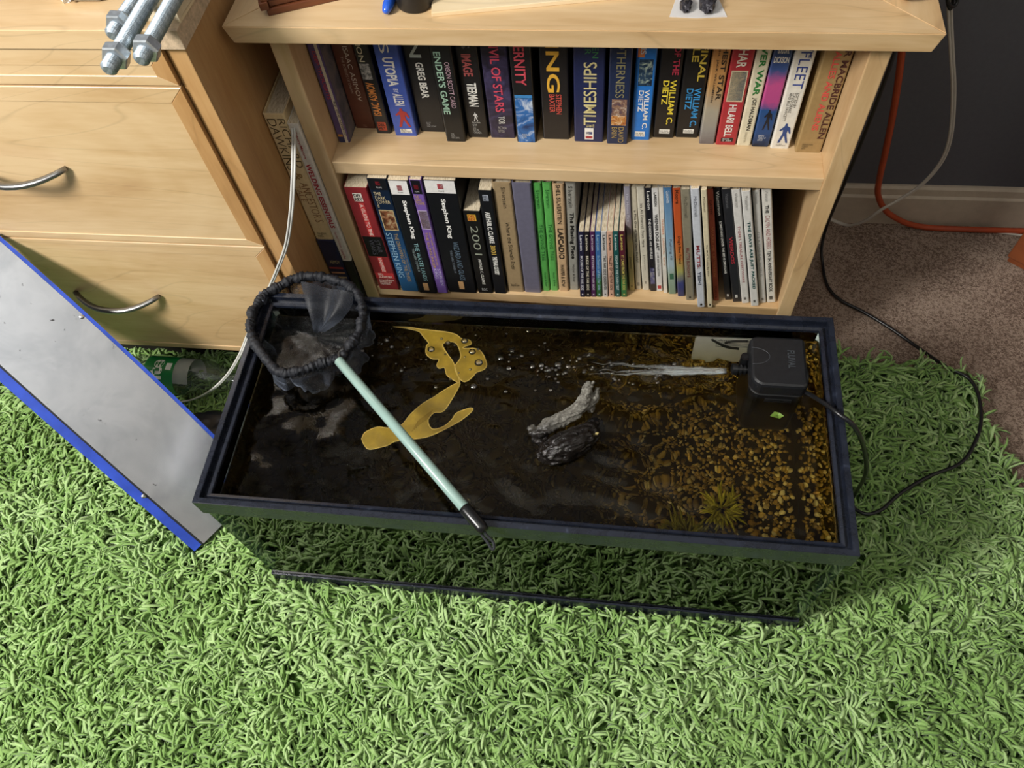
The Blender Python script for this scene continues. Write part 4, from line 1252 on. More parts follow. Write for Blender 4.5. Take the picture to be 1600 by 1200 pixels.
# ------------------------------------------------------------------ driftwood
def driftwood():
    bm = bmesh.new()

    def chain(pts, rads):
        path = catmull(pts, 10)
        n = len(path)
        R = [np.interp(i / (n - 1) * (len(rads) - 1), range(len(rads)), rads) for i in range(n)]
        v, f = tube_data(path, [float(q) for q in R], 20)
        bv = [bm.verts.new(p) for p in v]
        for q in f:
            bm.faces.new([bv[k] for k in q])
    zt_ = WATER
    P = lambda u, v, dz: pz(u, v, zt_ + dz)
    br = [P(838, 690, -.008), P(850, 670, .005), P(876, 654, .010), P(902, 641, .013), P(914, 622, .019), P(919, 606, .023), P(923, 598, .024)]
    tk = [P(846, 716, -.008), P(860, 707, .001), P(886, 696, .004), P(914, 682, .001), P(934, 664, -.014)]
    chain(br, [.008, .0095, .0092, .0088, .0074, .0060, .0042])
    chain(tk, [.010, .0175, .0195, .0165, .009])
    chain([P(848, 690, -.006), P(836, 677, .001), P(829, 667, .002)], [.008, .0068, .0055])
    chain([P(918, 640, .004), P(930, 618, .014), P(934, 605, .017)], [.008, .0050, .0026])
    chain([P(880, 694, -.006), P(884, 704, -.06), P(878, 724, -.13), P(868, 730, -.20)], [.013, .016, .020, .022])
    chain([P(925, 668, -.010), P(945, 690, -.07), P(950, 690, -.16)], [.008, .012, .013])
    me = bpy.data.meshes.new('driftwood')
    bmesh.ops.recalc_face_normals(bm, faces=bm.faces)
    bm.to_mesh(me); bm.free()
    o = bpy.data.objects.new('driftwood_raw', me)
    col.objects.link(o)
    md = o.modifiers.new('r', 'REMESH'); md.mode = 'VOXEL'; md.voxel_size = .0014
    bpy.context.view_layer.update()
    me2 = bpy.data.meshes.new_from_object(o.evaluated_get(bpy.context.evaluated_depsgraph_get()))
    bpy.data.objects.remove(o); bpy.data.meshes.remove(me)
    me2.name = 'driftwood'
    ax = (tk[3] - tk[1]).normalized()
    brc, tkc = catmull(br, 4), catmull(tk, 4)
    att = me2.attributes.new('dry', 'FLOAT', 'POINT')
    vals = []
    for vt in me2.vertices:
        c = vt.co.copy()
        db = min((c - q).length for q in brc); dt = min((c - q).length for q in tkc)
        vals.append(max(0., min(1., .5 + (dt - db) / .008)) * max(0., min(1., (c.y - br[0].y - .004) / .02)))
        if c.z > WATER - .03:
            al = c.dot(ax); perp = c - ax * al
            fur = fbm((perp.x + al * .08, perp.y, perp.z + al * .10), 170, 3)
            ben = fbm(c, 75, 2)
            d_ = .0036 * fur + .0024 * ben
            wet_ = max(0, 1 - (c - tk[1]).length / .018)
            d_ += wet_ * .0030 * abs(fbm(c, 330, 2))
            vt.co = c + vt.normal * d_
    att.data.foreach_set('value', vals)
    return me2


m, t, b = nt('driftwood_bark')
v = objco(t)
n = tex_noise(t, 260, 5, .7, v, .6)
hgt = t.nodes.new('ShaderNodeAttribute'); hgt.attribute_name = 'dry'
dry = ramp(t, n.outputs['Fac'], [(.3, '#36322c'), (.5, '#6f6c64'), (.72, '#9c9a90')])
wet = ramp(t, n.outputs['Fac'], [(.3, '#0d0b0a'), (.55, '#1a1614'), (.75, '#2c2623')])
mix = t.nodes.new('ShaderNodeMix'); mix.data_type = 'RGBA'
t.links.new(hgt.outputs['Fac'], mix.inputs[0]); t.links.new(wet.outputs[0], mix.inputs[6]); t.links.new(dry.outputs[0], mix.inputs[7])
t.links.new(mix.outputs[2], b.inputs['Base Color'])
ro = t.nodes.new('ShaderNodeMapRange'); ro.inputs[3].default_value = .13; ro.inputs[4].default_value = .8
t.links.new(hgt.outputs['Fac'], ro.inputs[0]); t.links.new(ro.outputs[0], b.inputs['Roughness'])
bump(t, b, n.outputs['Fac'], .8, .0012)
dw = add('driftwood', driftwood(), m, smooth=True)
tag(dw, 'gnarled driftwood with dry grey branch poking out of the aquarium water', 'driftwood')
pp = pz(931, 677, WATER + .008)
v0, f0 = ico(2)
o = from_py('food_flake', (v0 * np.array([.0032, .0028, .0016]) * (1 + .18 * rng.normal(size=(len(v0), 1))) + [pp.x, pp.y, pp.z]).tolist(), f0.tolist(), M('#e2cf86', .6))
tag(o, 'tiny pale yellow crumb on the wet driftwood', 'crumb')

# ------------------------------------------------------------------ yellow reflections, modelled as solids under the water
REFL = M('#b09230', .3, var=.30, scale=45, coat=.3, bmp=.2)


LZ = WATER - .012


def leaf(outline, lab, holes=()):  # yellow gleam mirrored in the water, traced as solid colour and shape
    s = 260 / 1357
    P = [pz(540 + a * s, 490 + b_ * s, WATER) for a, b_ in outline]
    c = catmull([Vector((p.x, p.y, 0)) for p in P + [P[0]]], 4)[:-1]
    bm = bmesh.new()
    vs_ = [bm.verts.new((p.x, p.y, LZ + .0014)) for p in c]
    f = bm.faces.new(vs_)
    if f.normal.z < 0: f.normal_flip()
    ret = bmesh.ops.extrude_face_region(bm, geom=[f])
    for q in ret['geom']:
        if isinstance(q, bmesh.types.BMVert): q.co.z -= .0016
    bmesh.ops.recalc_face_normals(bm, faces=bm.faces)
    o = from_bm('yellow_reflection', bm, REFL)
    # raised rim round the outline
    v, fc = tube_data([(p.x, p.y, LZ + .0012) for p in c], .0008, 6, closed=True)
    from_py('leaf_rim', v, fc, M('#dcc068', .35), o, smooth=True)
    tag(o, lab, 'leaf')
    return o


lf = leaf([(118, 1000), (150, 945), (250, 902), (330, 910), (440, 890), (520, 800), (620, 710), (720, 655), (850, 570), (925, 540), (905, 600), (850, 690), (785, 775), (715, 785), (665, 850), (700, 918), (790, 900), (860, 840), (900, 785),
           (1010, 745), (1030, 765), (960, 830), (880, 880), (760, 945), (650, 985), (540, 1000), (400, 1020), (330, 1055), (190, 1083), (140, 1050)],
          'long mustard yellow reflection modelled as a solid just under the water below the net handle')
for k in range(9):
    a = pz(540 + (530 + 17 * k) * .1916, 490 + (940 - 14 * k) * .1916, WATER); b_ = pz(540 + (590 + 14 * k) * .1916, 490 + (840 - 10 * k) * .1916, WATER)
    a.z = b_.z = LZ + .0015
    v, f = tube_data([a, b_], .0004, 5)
    from_py('reflection_streak', v, f, M('#a88830', .5), lf)
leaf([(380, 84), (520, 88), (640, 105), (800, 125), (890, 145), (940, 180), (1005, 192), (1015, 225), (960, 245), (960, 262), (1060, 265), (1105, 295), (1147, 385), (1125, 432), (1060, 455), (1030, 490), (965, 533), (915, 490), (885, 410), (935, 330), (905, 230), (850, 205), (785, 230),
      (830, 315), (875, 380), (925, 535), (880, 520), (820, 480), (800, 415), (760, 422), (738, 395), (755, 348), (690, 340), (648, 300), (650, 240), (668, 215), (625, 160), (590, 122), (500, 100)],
     'ragged mustard yellow reflection modelled as a solid just under the water touching the back pane')

# ------------------------------------------------------------------ pump
pump = empty('filter_pump', (0, 0, 0))
tag(pump, 'black submersible filter pump clipped inside the aquarium back corner', 'pump')
BLK = M('#1a1b1e', .38, var=.18, scale=160, bmp=.1)
BLK2 = M('#101113', .3, var=.1)
ZP = .293
pc = [pz(1174, 524, ZP), pz(1257, 527, ZP), pz(1266, 607, ZP), pz(1172, 600, ZP)]
pxa = (pc[0].x + pc[3].x) / 2; pxb = (pc[1].x + pc[2].x) / 2
pya = (pc[2].y + pc[3].y) / 2; pyb = min((pc[0].y + pc[1].y) / 2, IY1 - .003)


def rrect(x0, x1, y0, y1, rads, n=7):
    """corner radii order: (x0,y0) (x1,y0) (x1,y1) (x0,y1)"""
    P = []
    for (cx_, cy_, a0, r_) in ((x0, y0, 180, rads[0]), (x1, y0, 270, rads[1]), (x1, y1, 0, rads[2]), (x0, y1, 90, rads[3])):
        ox = cx_ + (r_ if cx_ == x0 else -r_); oy = cy_ + (r_ if cy_ == y0 else -r_)
        for k in range(n):
            a = math.radians(a0 + 90 * k / (n - 1))
            P.append((ox + r_ * math.cos(a), oy + r_ * math.sin(a)))
    return P


def stack(name, rows, mat, parent):
    bm = bmesh.new()
    L = []
    for P, z in rows:
        L.append([bm.verts.new((x, y, z)) for x, y in P])
    n = len(L[0])
    for a in range(len(L) - 1):
        for k in range(n):
            k2 = (k + 1) % n
            bm.faces.new((L[a][k], L[a][k2], L[a + 1][k2], L[a + 1][k]))
    bm.faces.new(L[0][::-1]); bm.faces.new(L[-1])
    return from_bm(name, bm, mat, parent)


RD = (.016, .008, .006, .010)


def ins(i):
    return rrect(pxa + i, pxb - i, pya + i, pyb - i, [max(.002, q - i) for q in RD])


stack('lid', [(ins(.0004), .2720), (ins(0), .2735), (ins(.0002), .2885), (ins(.0014), .2915), (ins(.004), ZP)], BLK, pump)
stack('body', [(ins(.003), .135), (ins(.0012), .15), (ins(.0010), .2672), (ins(.0026), .2680), (ins(.0026), .2722)], BLK2, pump)
for k in range(3):
    box('vent_slot', (pxa + .022, pya - .0006, .2585 - .0042 * k), (pxb - .014, pya + .003, .2600 - .0042 * k), M('#0a0a0b', .5), pump, .0003)
arc = [(pxa + .002 + .022 * math.cos(a), (pya + pyb) / 2 + .006 + .0125 * math.sin(a), ZP + .0001) for a in np.linspace(-PI / 2, PI / 2, 16)]
v, f = tube_data(arc, .0005, 6)
from_py('emblem_arc', v, f, M('#3a3c40', .4), pump, smooth=True)
lettering('FLUVAL', pump, lambda a, b_: (pxa + (pxb - pxa) * (.66 + .13 * b_), pyb - (pyb - pya) * (.28 + .36 * a), ZP + .0004), M('#3f4348', .35), .02)
nz = pz(1170, 578, WATER + .006)
ny = nz.y
prof = [(.0050, 0), (.0050, -.004), (.0072, -.0042), (.0072, -.0062), (.0054, -.0064), (.0054, -.0085), (.0076, -.0088), (.0076, -.0108), (.0058, -.011), (.0058, -.013), (.0078, -.0133), (.0078, -.0185), (.0066, -.0195), (.0052, -.0195), (.0050, -.012)]
v, f = lathe_data(prof, 20)
o = from_py('outlet_nozzle', [(pxa + .003 + a * 1.15, ny + b_, nz.z + c) for a, b_, c in v], f, BLK2, pump)
v, f = tube_data([(pxa - .0035, ny + .010, nz.z - .006), (pxa - .0035, ny + .010, nz.z + .016)], .0062, 16)
o = from_py('air_inlet', v, f, BLK2, pump)
v, f = tube_data([(pxa - .0035, ny + .010, nz.z + .0155), (pxa - .0035, ny + .010, nz.z + .0166)], .0038, 14)
from_py('inlet_opening', v, f, M('#060607', .6), o)
v, f = lathe_data([(.0125, 0), (.0135, .0012), (.011, .004), (.004, .005), (.004, .009)], 20)
from_py('suction_cup', [(pxb + .008 - a, (pya + pyb) / 2 + b_, .255 + c) for a, b_, c in v], f, M('#2a2e30', .25), pump, smooth=True)
# power cord
c0 = Vector((pxb - .003, pya + .012, .268))
ctop = pz(1312, 648, H + .006)
cord_pts = [c0, pz(1286, 629, H - .004), ctop, pz(1336, 668, H - .004), pz(1351, 705, .24), pz(1352, 742, .15), pz(1338, 768, .05), pz(1330, 788, .012), pz(1352, 803, .012), pz(1378, 796, .013), pz(1405, 772, .013), pz(1450, 745, .012), pz(1500, 724, .012), pz(1523, 692, .012), pz(1533, 655, .012), pz(1528, 615, .012),
            pz(1512, 590, .010), pz(1478, 573, .006), pz(1430, 540, -.018), pz(1390, 512, -.022), pz(1350, 488, -.023), pz(1312, 468, -.023), pz(1292, 445, -.022), pz(1285, 410, -.02), pz(1284, 385, .0), pz(1293, 350, .05)]
rr0 = Vector((.778, .70, .16)); rr1 = Vector((.785, .74, .42)); rr2 = Vector((.79, .745, .60))
cord_pts += [py(1318, 290, .66), py(1345, 225, .67), py(1370, 160, .68), py(1392, 100, .69), py(1402, 70, .70)]
o = tube('power_cord', cord_pts, .0029, M('#17181b', .3, var=.1), pump, sides=8, n=7)
o['label'] = 'long black power cord looping over the rim onto the rug'
tag(from_py('plant_scrap', [tuple(pz(u, v_, WATER + .0012 + dz)) for u, v_, dz in ((1203, 650, 0), (1210, 643, .002), (1218, 645, 0), (1225, 650, .001), (1218, 654, 0), (1209, 652, .002))] + [tuple(pz(1214, 649, WATER - .001))], [(0, 1, 6), (1, 2, 6), (2, 3, 6), (3, 4, 6), (4, 5, 6), (5, 0, 6)], M('#6c8a34', .6)), 'tiny green plant scrap floating in front of the pump', 'plant scrap')

# ------------------------------------------------------------------ fish net
net = empty('fish_net', (0, 0, 0))
tag(net, 'black mesh fish net with pale green handle resting across the aquarium rim', 'fish net')
ZN = H + .0075
hp = [(529, 560), (556, 528), (566, 492), (560, 462), (538, 442), (505, 432), (470, 432), (440, 444), (410, 462), (393, 490), (392, 520), (410, 553), (436, 580), (470, 578), (505, 566)]
hoop = [pz(u, v, ZN - (.004 if i in (0, 14, 1) else 0)) for i, (u, v) in enumerate(hp)]
cen = sum(hoop, Vector()) / len(hoop)
hoop_c = catmull([*hoop, hoop[0]], 8)[:-1]
v, f = tube_data(hoop_c, .0017, 8, closed=True)
from_py('hoop_wire', v, f, M('#202225', .3, .6), net, smooth=True)


def gauze():
    m, t, b = nt('black_gauze')
    b.inputs['Base Color'].default_value = (*lin('#15181f'), 1)
    b.inputs['Roughness'].default_value = .55
    b.inputs['Sheen Weight'].default_value = .5
    b.inputs['Sheen Tint'].default_value = (.5, .58, .75, 1)
    v = objco(t)
    n = tex_noise(t, 900, 2, .5, v)
    n2 = tex_noise(t, 45, 3, .5, v)
    a = t.nodes.new('ShaderNodeMath'); a.operation = 'MULTIPLY_ADD'; a.inputs[1].default_value = .9
    t.links.new(n2.outputs['Fac'], a.inputs[0]); t.links.new(n.outputs['Fac'], a.inputs[2])
    mr = t.nodes.new('ShaderNodeMapRange'); mr.inputs[1].default_value = .72; mr.inputs[2].default_value = 1.05
    mr.inputs[3].default_value = .99; mr.inputs[4].default_value = .66
    t.links.new(a.outputs[0], mr.inputs[0]); t.links.new(mr.outputs[0], b.inputs['Alpha'])
    bump(t, b, n.outputs['Fac'], .5, .0006)
    return m


GZ = gauze()
CUFF = M('#14171f', .65, var=.4, scale=500, bmp=.6)
# gathered cuff round the wire
n = len(hoop_c)
hoop_f = catmull([*hoop, hoop[0]], 28)[:-1]
nf = len(hoop_f)
path, rad = [], []
for i, p in enumerate(hoop_f):
    a = 2 * PI * i / nf
    ca_, sa_ = math.cos(a), math.sin(a)
    path.append(p + Vector((0, 0, -.0016)) + Vector((fbm((ca_ * 4, sa_ * 4, 0), 1.5, 2), fbm((ca_ * 4, sa_ * 4, 4), 1.5, 2), 0)) * .0022)
    rad.append(.0058 + .0026 * fbm((ca_ * 5, sa_ * 5, 2), 1.6, 2) + .0014 * fbm((ca_ * 26, sa_ * 26, 3), 1.0, 2))
v, f = tube_data(path, rad, 18, closed=True, squash=1.2)
v = [p + (p - cen).normalized() * .0020 * fbm(p, 330, 3) for p in v]
from_py('cuff', v, f, CUFF, net, smooth=True)
# bag: hangs from the hoop, drawn towards the back, bottom resting in the water
V, F = [], []
RINGS = 26
bot = pz(488, 528, WATER - .014)
for j in range(RINGS + 1):
    s = j / RINGS
    for i, p in enumerate(hoop_c):
        a = 2 * PI * i / n
        shrink = 1 - .10 * s - .90 * max(0, (s - .55) / .45) ** 1.6
        q = bot.lerp(Vector((p.x, p.y, 0)), shrink)
        z = ZN - .004 - (ZN - WATER + .014) * min(1, s / .62) ** 1.1 - .006 * max(0, s - .62)
        fold = math.sin(s * PI) * (.0085 * math.sin(a * 7 + 3 * fbm((math.cos(a), math.sin(a), s), 2)) + .009 * fbm((math.cos(a) * 2.2, math.sin(a) * 2.2, s * 1.5), 2.2, 3))
        dirr = Vector((p.x - cen.x, p.y - cen.y, 0)).normalized()
        q = Vector((q.x, q.y, z)) + dirr * fold + Vector((0, 0, .010 * math.sin(s * PI) * fbm((math.cos(a) * 3, math.sin(a) * 3, s * 2 + 9), 1.4, 3)))
        V.append(q)
for j in range(RINGS):
    for i in range(n):
        i2 = (i + 1) % n
        F.append((j * n + i, j * n + i2, (j + 1) * n + i2, (j + 1) * n + i))
from_py('mesh_bag', V, F, GZ, net, smooth=True)
# stitched fold standing up at the far side of the hoop
fl = [pz(u, v, z) for u, v, z in ((470, 440, ZN + .004), (478, 470, ZN - .002), (488, 500, ZN - .02), (492, 520, ZN - .045))]
fr_ = [pz(u, v, z) for u, v, z in ((552, 458, ZN + .004), (548, 478, ZN - .004), (530, 500, ZN - .015), (505, 518, ZN - .04))]
V, F = [], []
R2 = 14
a_c, b_c = catmull(fl, 6), catmull(fr_, 6)
for i in range(len(a_c)):
    for k in range(R2 + 1):
        s = k / R2
        p = a_c[i].lerp(b_c[i], s)
        V.append(p + Vector((0, -.004, .009)) * math.sin(s * PI * 3 + i * .1) * .6)
for i in range(len(a_c) - 1):
    for k in range(R2):
        F.append((i * (R2 + 1) + k, i * (R2 + 1) + k + 1, (i + 1) * (R2 + 1) + k + 1, (i + 1) * (R2 + 1) + k))
from_py('bag_fold', V, F, GZ, net, smooth=True)
# handle
h0 = pz(529, 563, ZN + .002); h1 = pz(729, 797, ZN + .001)
hd = (h1 - h0)
v, f = tube_data([h0 + hd * s for s in (0, .004, .5, .996, 1)], [.0056, .0066, .0067, .0067, .006], 20)
from_py('handle', v, f, M('#93b0a8', .25, var=.06, scale=20, coat=.5), net, smooth=True)
hn = hd.normalized()
e1 = h1 + hn * .0335
v, f = tube_data([h1 - hn * .004, h1, h1 + hn * .028, e1], [.0072, .0076, .0074, .0058], 20)
from_py('end_cap', v, f, M('#131416', .28), net, smooth=True)
lp = [e1 - hn * .003, pz(752, 834, ZN - .003), pz(761, 846, ZN - .008), pz(768, 857, ZN - .012), pz(772, 856, ZN - .012), pz(770, 846, ZN - .009), pz(760, 836, ZN - .004), e1 - hn * .002]
tube('hanging_loop', lp, .0018, M('#23262b', .8, var=.5, scale=700), net, n=6, sides=8)
w0 = pz(527, 548, ZN); 
tube('wire_neck', [h0 + hn * .004, pz(530, 552, ZN), pz(537, 545, ZN)], .0019, M('#5a5d60', .3, .8), net, n=5)
box('frame_clip', (0, 0, 0), (.011, .016, .010), M('#4a4f5c', .5), tank, .0008, loc=(-.001, D - .022, H - .0005))

# ------------------------------------------------------------------ silver panel with blue edges
L0 = pz(318, 849, .012); L1 = pz(0, 567, .27)
d_ = (L1 - L0).normalized()
wv = Vector((-d_.y, d_.x, 0)).normalized()
if wv.y < 0: wv = -wv
nv = d_.cross(wv).normalized()
if nv.z < 0: nv = -nv
pan = empty('aluminium_sheet', L0)
tag(pan, 'scratched silver metal panel with blue plastic edges leaning between rug and drawers', 'panel')
PL, PWD, PT = .524, .1195, .012
m, t, b = nt('scratched_aluminium')
v = objco(t)
n = tex_noise(t, 14, 5, .65, v, .5)
r = ramp(t, n.outputs['Fac'], [(.3, '#c4c8d0'), (.6, '#dcdfe6'), (.75, '#ced2d8')])
vo = t.nodes.new('ShaderNodeTexNoise'); vo.inputs['Scale'].default_value = 60; vo.inputs['Detail'].default_value = 6; vo.inputs['Roughness'].default_value = .75
t.links.new(v, vo.inputs['Vector'])
sp = ramp(t, vo.outputs['Fac'], [(.30, '#6d6a66'), (.345, '#ffffff'), (1, '#ffffff')])
mx = t.nodes.new('ShaderNodeMix'); mx.data_type = 'RGBA'; mx.blend_type = 'MULTIPLY'; mx.inputs[0].default_value = 1
t.links.new(r.outputs[0], mx.inputs[6]); t.links.new(sp.outputs[0], mx.inputs[7])
t.links.new(mx.outputs[2], b.inputs['Base Color'])
b.inputs['Metallic'].default_value = .95; b.inputs['Roughness'].default_value = .27
ALU = m
BLUE = M('#2d4fc0', .32, var=.25, scale=25, coat=.3)
NS = 24


def slab(name, u0, u1, n0, n1, mat, bulge=0, both=True, s0=0, s1=1):
    bm = bmesh.new()
    rows = []
    for i in range(NS + 1):
        s = s0 + (s1 - s0) * i / NS
        bu = bulge * 4 * s * (1 - s)
        base = d_ * (PL * s)
        rows.append([bm.verts.new(base + wv * (a + (bu if a > PWD * .5 else -bu * .35 * both)) + nv * c) for a, c in ((u0, n0), (u1, n0), (u1, n1), (u0, n1))])
    for i in range(NS):
        for k in range(4):
            k2 = (k + 1) % 4
            bm.faces.new((rows[i][k], rows[i][k2], rows[i + 1][k2], rows[i + 1][k]))
    bm.faces.new(rows[0][::-1]); bm.faces.new(rows[-1])
    bmesh.ops.recalc_face_normals(bm, faces=bm.faces)
    return from_bm(name, bm, mat, pan)


slab('face_plate', 0, PWD, -.0008, .0012, ALU, .006)
slab('blue_edging', PWD - .001, PWD + .0055, -.010, .0008, BLUE, .006)
slab('blue_edging', -.0175, -.0012, -.026, -.006, BLUE, .004)
slab('dark_gap', -.0035, .004, -.020, -.0012, M('#17181c', .6), .004)
slab('core', .004, PWD - .001, -.010, -.0010, M('#23262c', .7), .004, s1=.985)
for s, uu in ((.22, -.006), (.70, PWD + .002)):
    c = d_ * (PL * s) + wv * uu + nv * .001
    v, f = tube_data([c - nv * .004, c + nv * .0006, c + nv * .0014], [.0034, .0034, .0016], 12)
    from_py('rivet', v, f, M('#c8cacc', .25, 1), pan)

# ------------------------------------------------------------------ bottle under the drawers
ax0 = pz(228, 578, .030); ax1 = pz(395, 578, .030)
bt = empty('soda_bottle', (ax0.x - .02, .330, .0285), (0, 0, -.02))
tag(bt, 'clear empty plastic soda bottle with green label lying under the drawers', 'bottle')
prof = [(.004, .0), (.024, .001), (.031, .006), (.0335, .014), (.0335, .030), (.0325, .034), (.0325, .092), (.0335, .097), (.0335, .125), (.031, .142), (.025, .160), (.018, .175), (.013, .184), (.0125, .192), (.0125, .200)]
v, f = lathe_data(prof, 40)
m, t, b = nt('clear_plastic')
b.inputs['Base Color'].default_value = (.10, .13, .11, 1); b.inputs['Roughness'].default_value = .06
b.inputs['Transmission Weight'].default_value = 0; b.inputs['Alpha'].default_value = .30
b.inputs['Specular IOR Level'].default_value = 1.0
nb_ = tex_noise(t, 35, 3, .5, objco(t)); bump(t, b, nb_.outputs['Fac'], .5, .003)
from_py('bottle_body', v, f, m, bt, smooth=True)
v, f = lathe_data([(.0150, .198), (.0155, .199), (.0155, .214), (.0140, .216)], 24)
from_py('cap', v, f, M('#2f8a4a', .4), bt)
RLB = .0329


def shell(a0, a1, mat, name, par, r_=RLB, t0=0, t1=2 * PI):
    V, F = [], []
    N = 40
    for a in (a0, a1):
        for k in range(N + 1):
            th = t0 + (t1 - t0) * k / N
            V.append((a, -r_ * math.cos(th), r_ * math.sin(th)))
    for k in range(N):
        F.append((k, k + 1, N + 2 + k, N + 1 + k))
    return from_py(name, V, F, mat, par, smooth=True)


lbl = shell(.036, .091, M('#0f7a3c', .35, var=.1, coat=.3), 'label', bt)
shell(.090, .118, M('#b9bdb8', .4, var=.1), 'label_back', bt, .0322, PI * .2, PI * 1.25)


def cyl(a0, a1, t0, t1, r_=RLB + .0003):
    return lambda a, b_: (a1 + (a0 - a1) * b_ if False else a0 + (a1 - a0) * (1 - b_), -r_ * math.cos(t0 + (t1 - t0) * a), r_ * math.sin(t0 + (t1 - t0) * a))


# the word runs round the bottle, letter tops towards the base
def cyl2(a0, a1, t0, t1, r_=RLB + .0003):
    return lambda a, b_: (a0 + (a1 - a0) * b_, -r_ * math.cos(t0 + (t1 - t0) * a), r_ * math.sin(t0 + (t1 - t0) * a))


lettering('Sprite', bt, cyl2(.078, .046, -.75, 1.95), M('#eef0ee', .4), .03)
shell(.076, .086, M('#dfe3df', .4), 'nutrition_panel', bt, RLB + .0003, 1.35, 1.75)

# dark bag on the rug beside the aquarium
bm = bmesh.new()
bmesh.ops.create_icosphere(bm, subdivisions=5, radius=1)
c = pz(318, 668, .02)
for vt in bm.verts:
    p = vt.co.copy()
    k = 1 + .16 * fbm(p, 1.3, 2) - .08 * abs(fbm(p, 2.6, 2))
    q = Vector((p.x * .055, p.y * .052, p.z * .030)) * k
    q.z = max(q.z, -.022)
    vt.co = q
o = from_bm('plastic_bag', bm, M('#0f1224', .45, var=.15), smooth=True, loc=(c.x + .010, c.y - .022, .014))
tag(o, 'crumpled dark navy plastic bag between the metal panel and the aquarium', 'bag')

# ------------------------------------------------------------------ cords
def cord(name, lab, pts, rad, mat, n=8, twin=0, cat='cord'):
    root = None
    if twin:
        root = empty(name, pts[0])
        tag(root, lab, cat)
        for s in (-1, 1):
            q = [Vector(p) - Vector(pts[0]) + Vector((s * twin, s * twin * .35, 0)) for p in pts]
            tube('strand', q, rad, mat, root, n=n, sides=8)
    else:
        root = tube(name, pts, rad, mat, n=n)
        tag(root, lab, cat)
    return root


WHC = M('#c2c2bd', .4, var=.06)
cord('lamp_cord', 'white twin lamp cord hanging past the wedged books to the rug', [
    py(458, 200, .4490), py(459, 214, .440), py(459, 240, .405), py(458, 280, .380), py(455, 330, .362), py(448, 380, .355), py(436, 415, .350), py(422, 448, .345), py(405, 485, .338), py(388, 522, .332), py(376, 552, .310), py(356, 585, .290), py(330, 610, .278), pz(305, 623, .020), pz(283, 628, .016), pz(255, 632, .014), pz(225, 640, .012)], .0016, WHC, twin=.0016)
ORC = M('#a6421f', .45, var=.12)
cord('extension_cord', 'thick orange extension cord running down the dark wall to the floor', [
    py(1411, 60, .762), py(1408, 90, .762), py(1403, 130, .760), py(1395, 180, .758), py(1384, 235, .756), py(1374, 280, .758), py(1372, 305, .760), py(1383, 328, .762), py(1402, 342, .765), py(1424, 351, .772), pz(1455, 356, -.0222), pz(1500, 358, -.022), pz(1560, 360, -.022), pz(1640, 362, -.022), pz(1720, 366, -.022)], .0054, ORC)
GRC = M('#b9b2a8', .45, var=.06)
cord('speaker_cord', 'pale grey twin cord hanging beside the orange cord on the wall', [
    py(1484, -30, .755), py(1484, 20, .755), py(1487, 80, .756), py(1490, 140, .757), py(1487, 200, .757), py(1478, 238, .756), py(1462, 265, .754), py(1438, 290, .75), py(1405, 312, .745), py(1378, 327, .738), py(1352, 345, .742), py(1328, 352, .755), py(1308, 347, .765), py(1290, 338, .768), py(1270, 330, .768)], .0021, GRC, twin=.0021)
cord('thin_floor_cord', 'thin pale cord lying on the carpet along the baseboard', [pz(1500, 357, -.025), pz(1550, 362, -.025), pz(1600, 368, -.025), pz(1660, 374, -.025)], .0022, GRC)
tube_ = cord('black_cable', 'bundle of thin black cable at the bookcase top corner', [py(1476, -20, .74), py(1482, 4, .74), py(1490, 10, .745), py(1496, 2, .75), py(1490, -8, .752), py(1480, 0, .752), py(1486, 14, .752), py(1492, -20, .755)], .0022, M('#141416', .4))

# brown furniture corner
fc = pz(1568, 408, FLOOR)
fo = empty('wooden_chest', (fc.x, fc.y, FLOOR), (0, 0, math.radians(-38)))
tag(fo, 'reddish brown wooden chest standing on the carpet beside the wall', 'chest')
RBW = wood('redwood', '#8a4a26', '#7a3e1e', '#5e2e16', 'x', rough=.5)
box('body', (0, 0, .012), (.40, .06, .36), RBW, fo, .003)
box('plinth', (.004, .004, 0), (.396, .056, .013), RBW, fo, .001)
box('lid', (-.008, -.008, .36), (.408, .064, .385), RBW, fo, .003)

# ------------------------------------------------------------------ things on the bookcase top
DBR = wood('dark_walnut', '#7a4426', '#5e3119', '#3f1e0e', 'x', rough=.45)
w0 = pz(420, 26, BTOP); w1 = pz(560, -6, BTOP)
aa = math.atan2(w1.y - w0.y, w1.x - w0.x)
wb = empty('wooden_puzzle_box', (w0.x, w0.y, BTOP), (0, 0, aa))
tag(wb, 'dark brown slatted wooden box on the bookcase top', 'box')
box('slat', (0, 0, 0), (.16, .012, .008), DBR, wb, .0012)
box('slat', (.004, .003, .0085), (.17, .016, .0165), DBR, wb, .0012)
box('slat', (-.003, .001, .017), (.17, .016, .025), DBR, wb, .0012)
box('peg', (-.006, -.001, .008), (.004, .009, .017), DBR, wb, .001)
box('body', (.006, .012, 0), (.17, .09, .024), DBR, wb, .0012)
p = pz(604, 27, BTOP)
pen = empty('marker_pen', (p.x, p.y, BTOP + .006), (0, 0, math.radians(88)))
tag(pen, 'bright blue marker pen lying beside the black cup', 'pen')
v, f = lathe_data([(.001, 0), (.004, .002), (.0058, .010), (.0062, .022), (.0062, .045)], 16)
from_py('cap', v, f, M('#2a62d8', .25, coat=.4), pen, smooth=True)
v, f = lathe_data([(.0056, .045), (.0058, .046), (.0058, .125), (.003, .13)], 16)
from_py('barrel', v, f, M('#2a62d8', .3), pen, smooth=True)
p = pz(645, 24, BTOP)
cup = empty('black_cup', (p.x, p.y + .021, BTOP))
tag(cup, 'matte black round cup beside the blue pen', 'cup')
bm = bmesh.new()
prof = [(0, 0), (.0185, 0), (.0205, .002), (.0215, .03), (.0225, .07), (.0205, .07), (.0195, .004), (0, .004)]
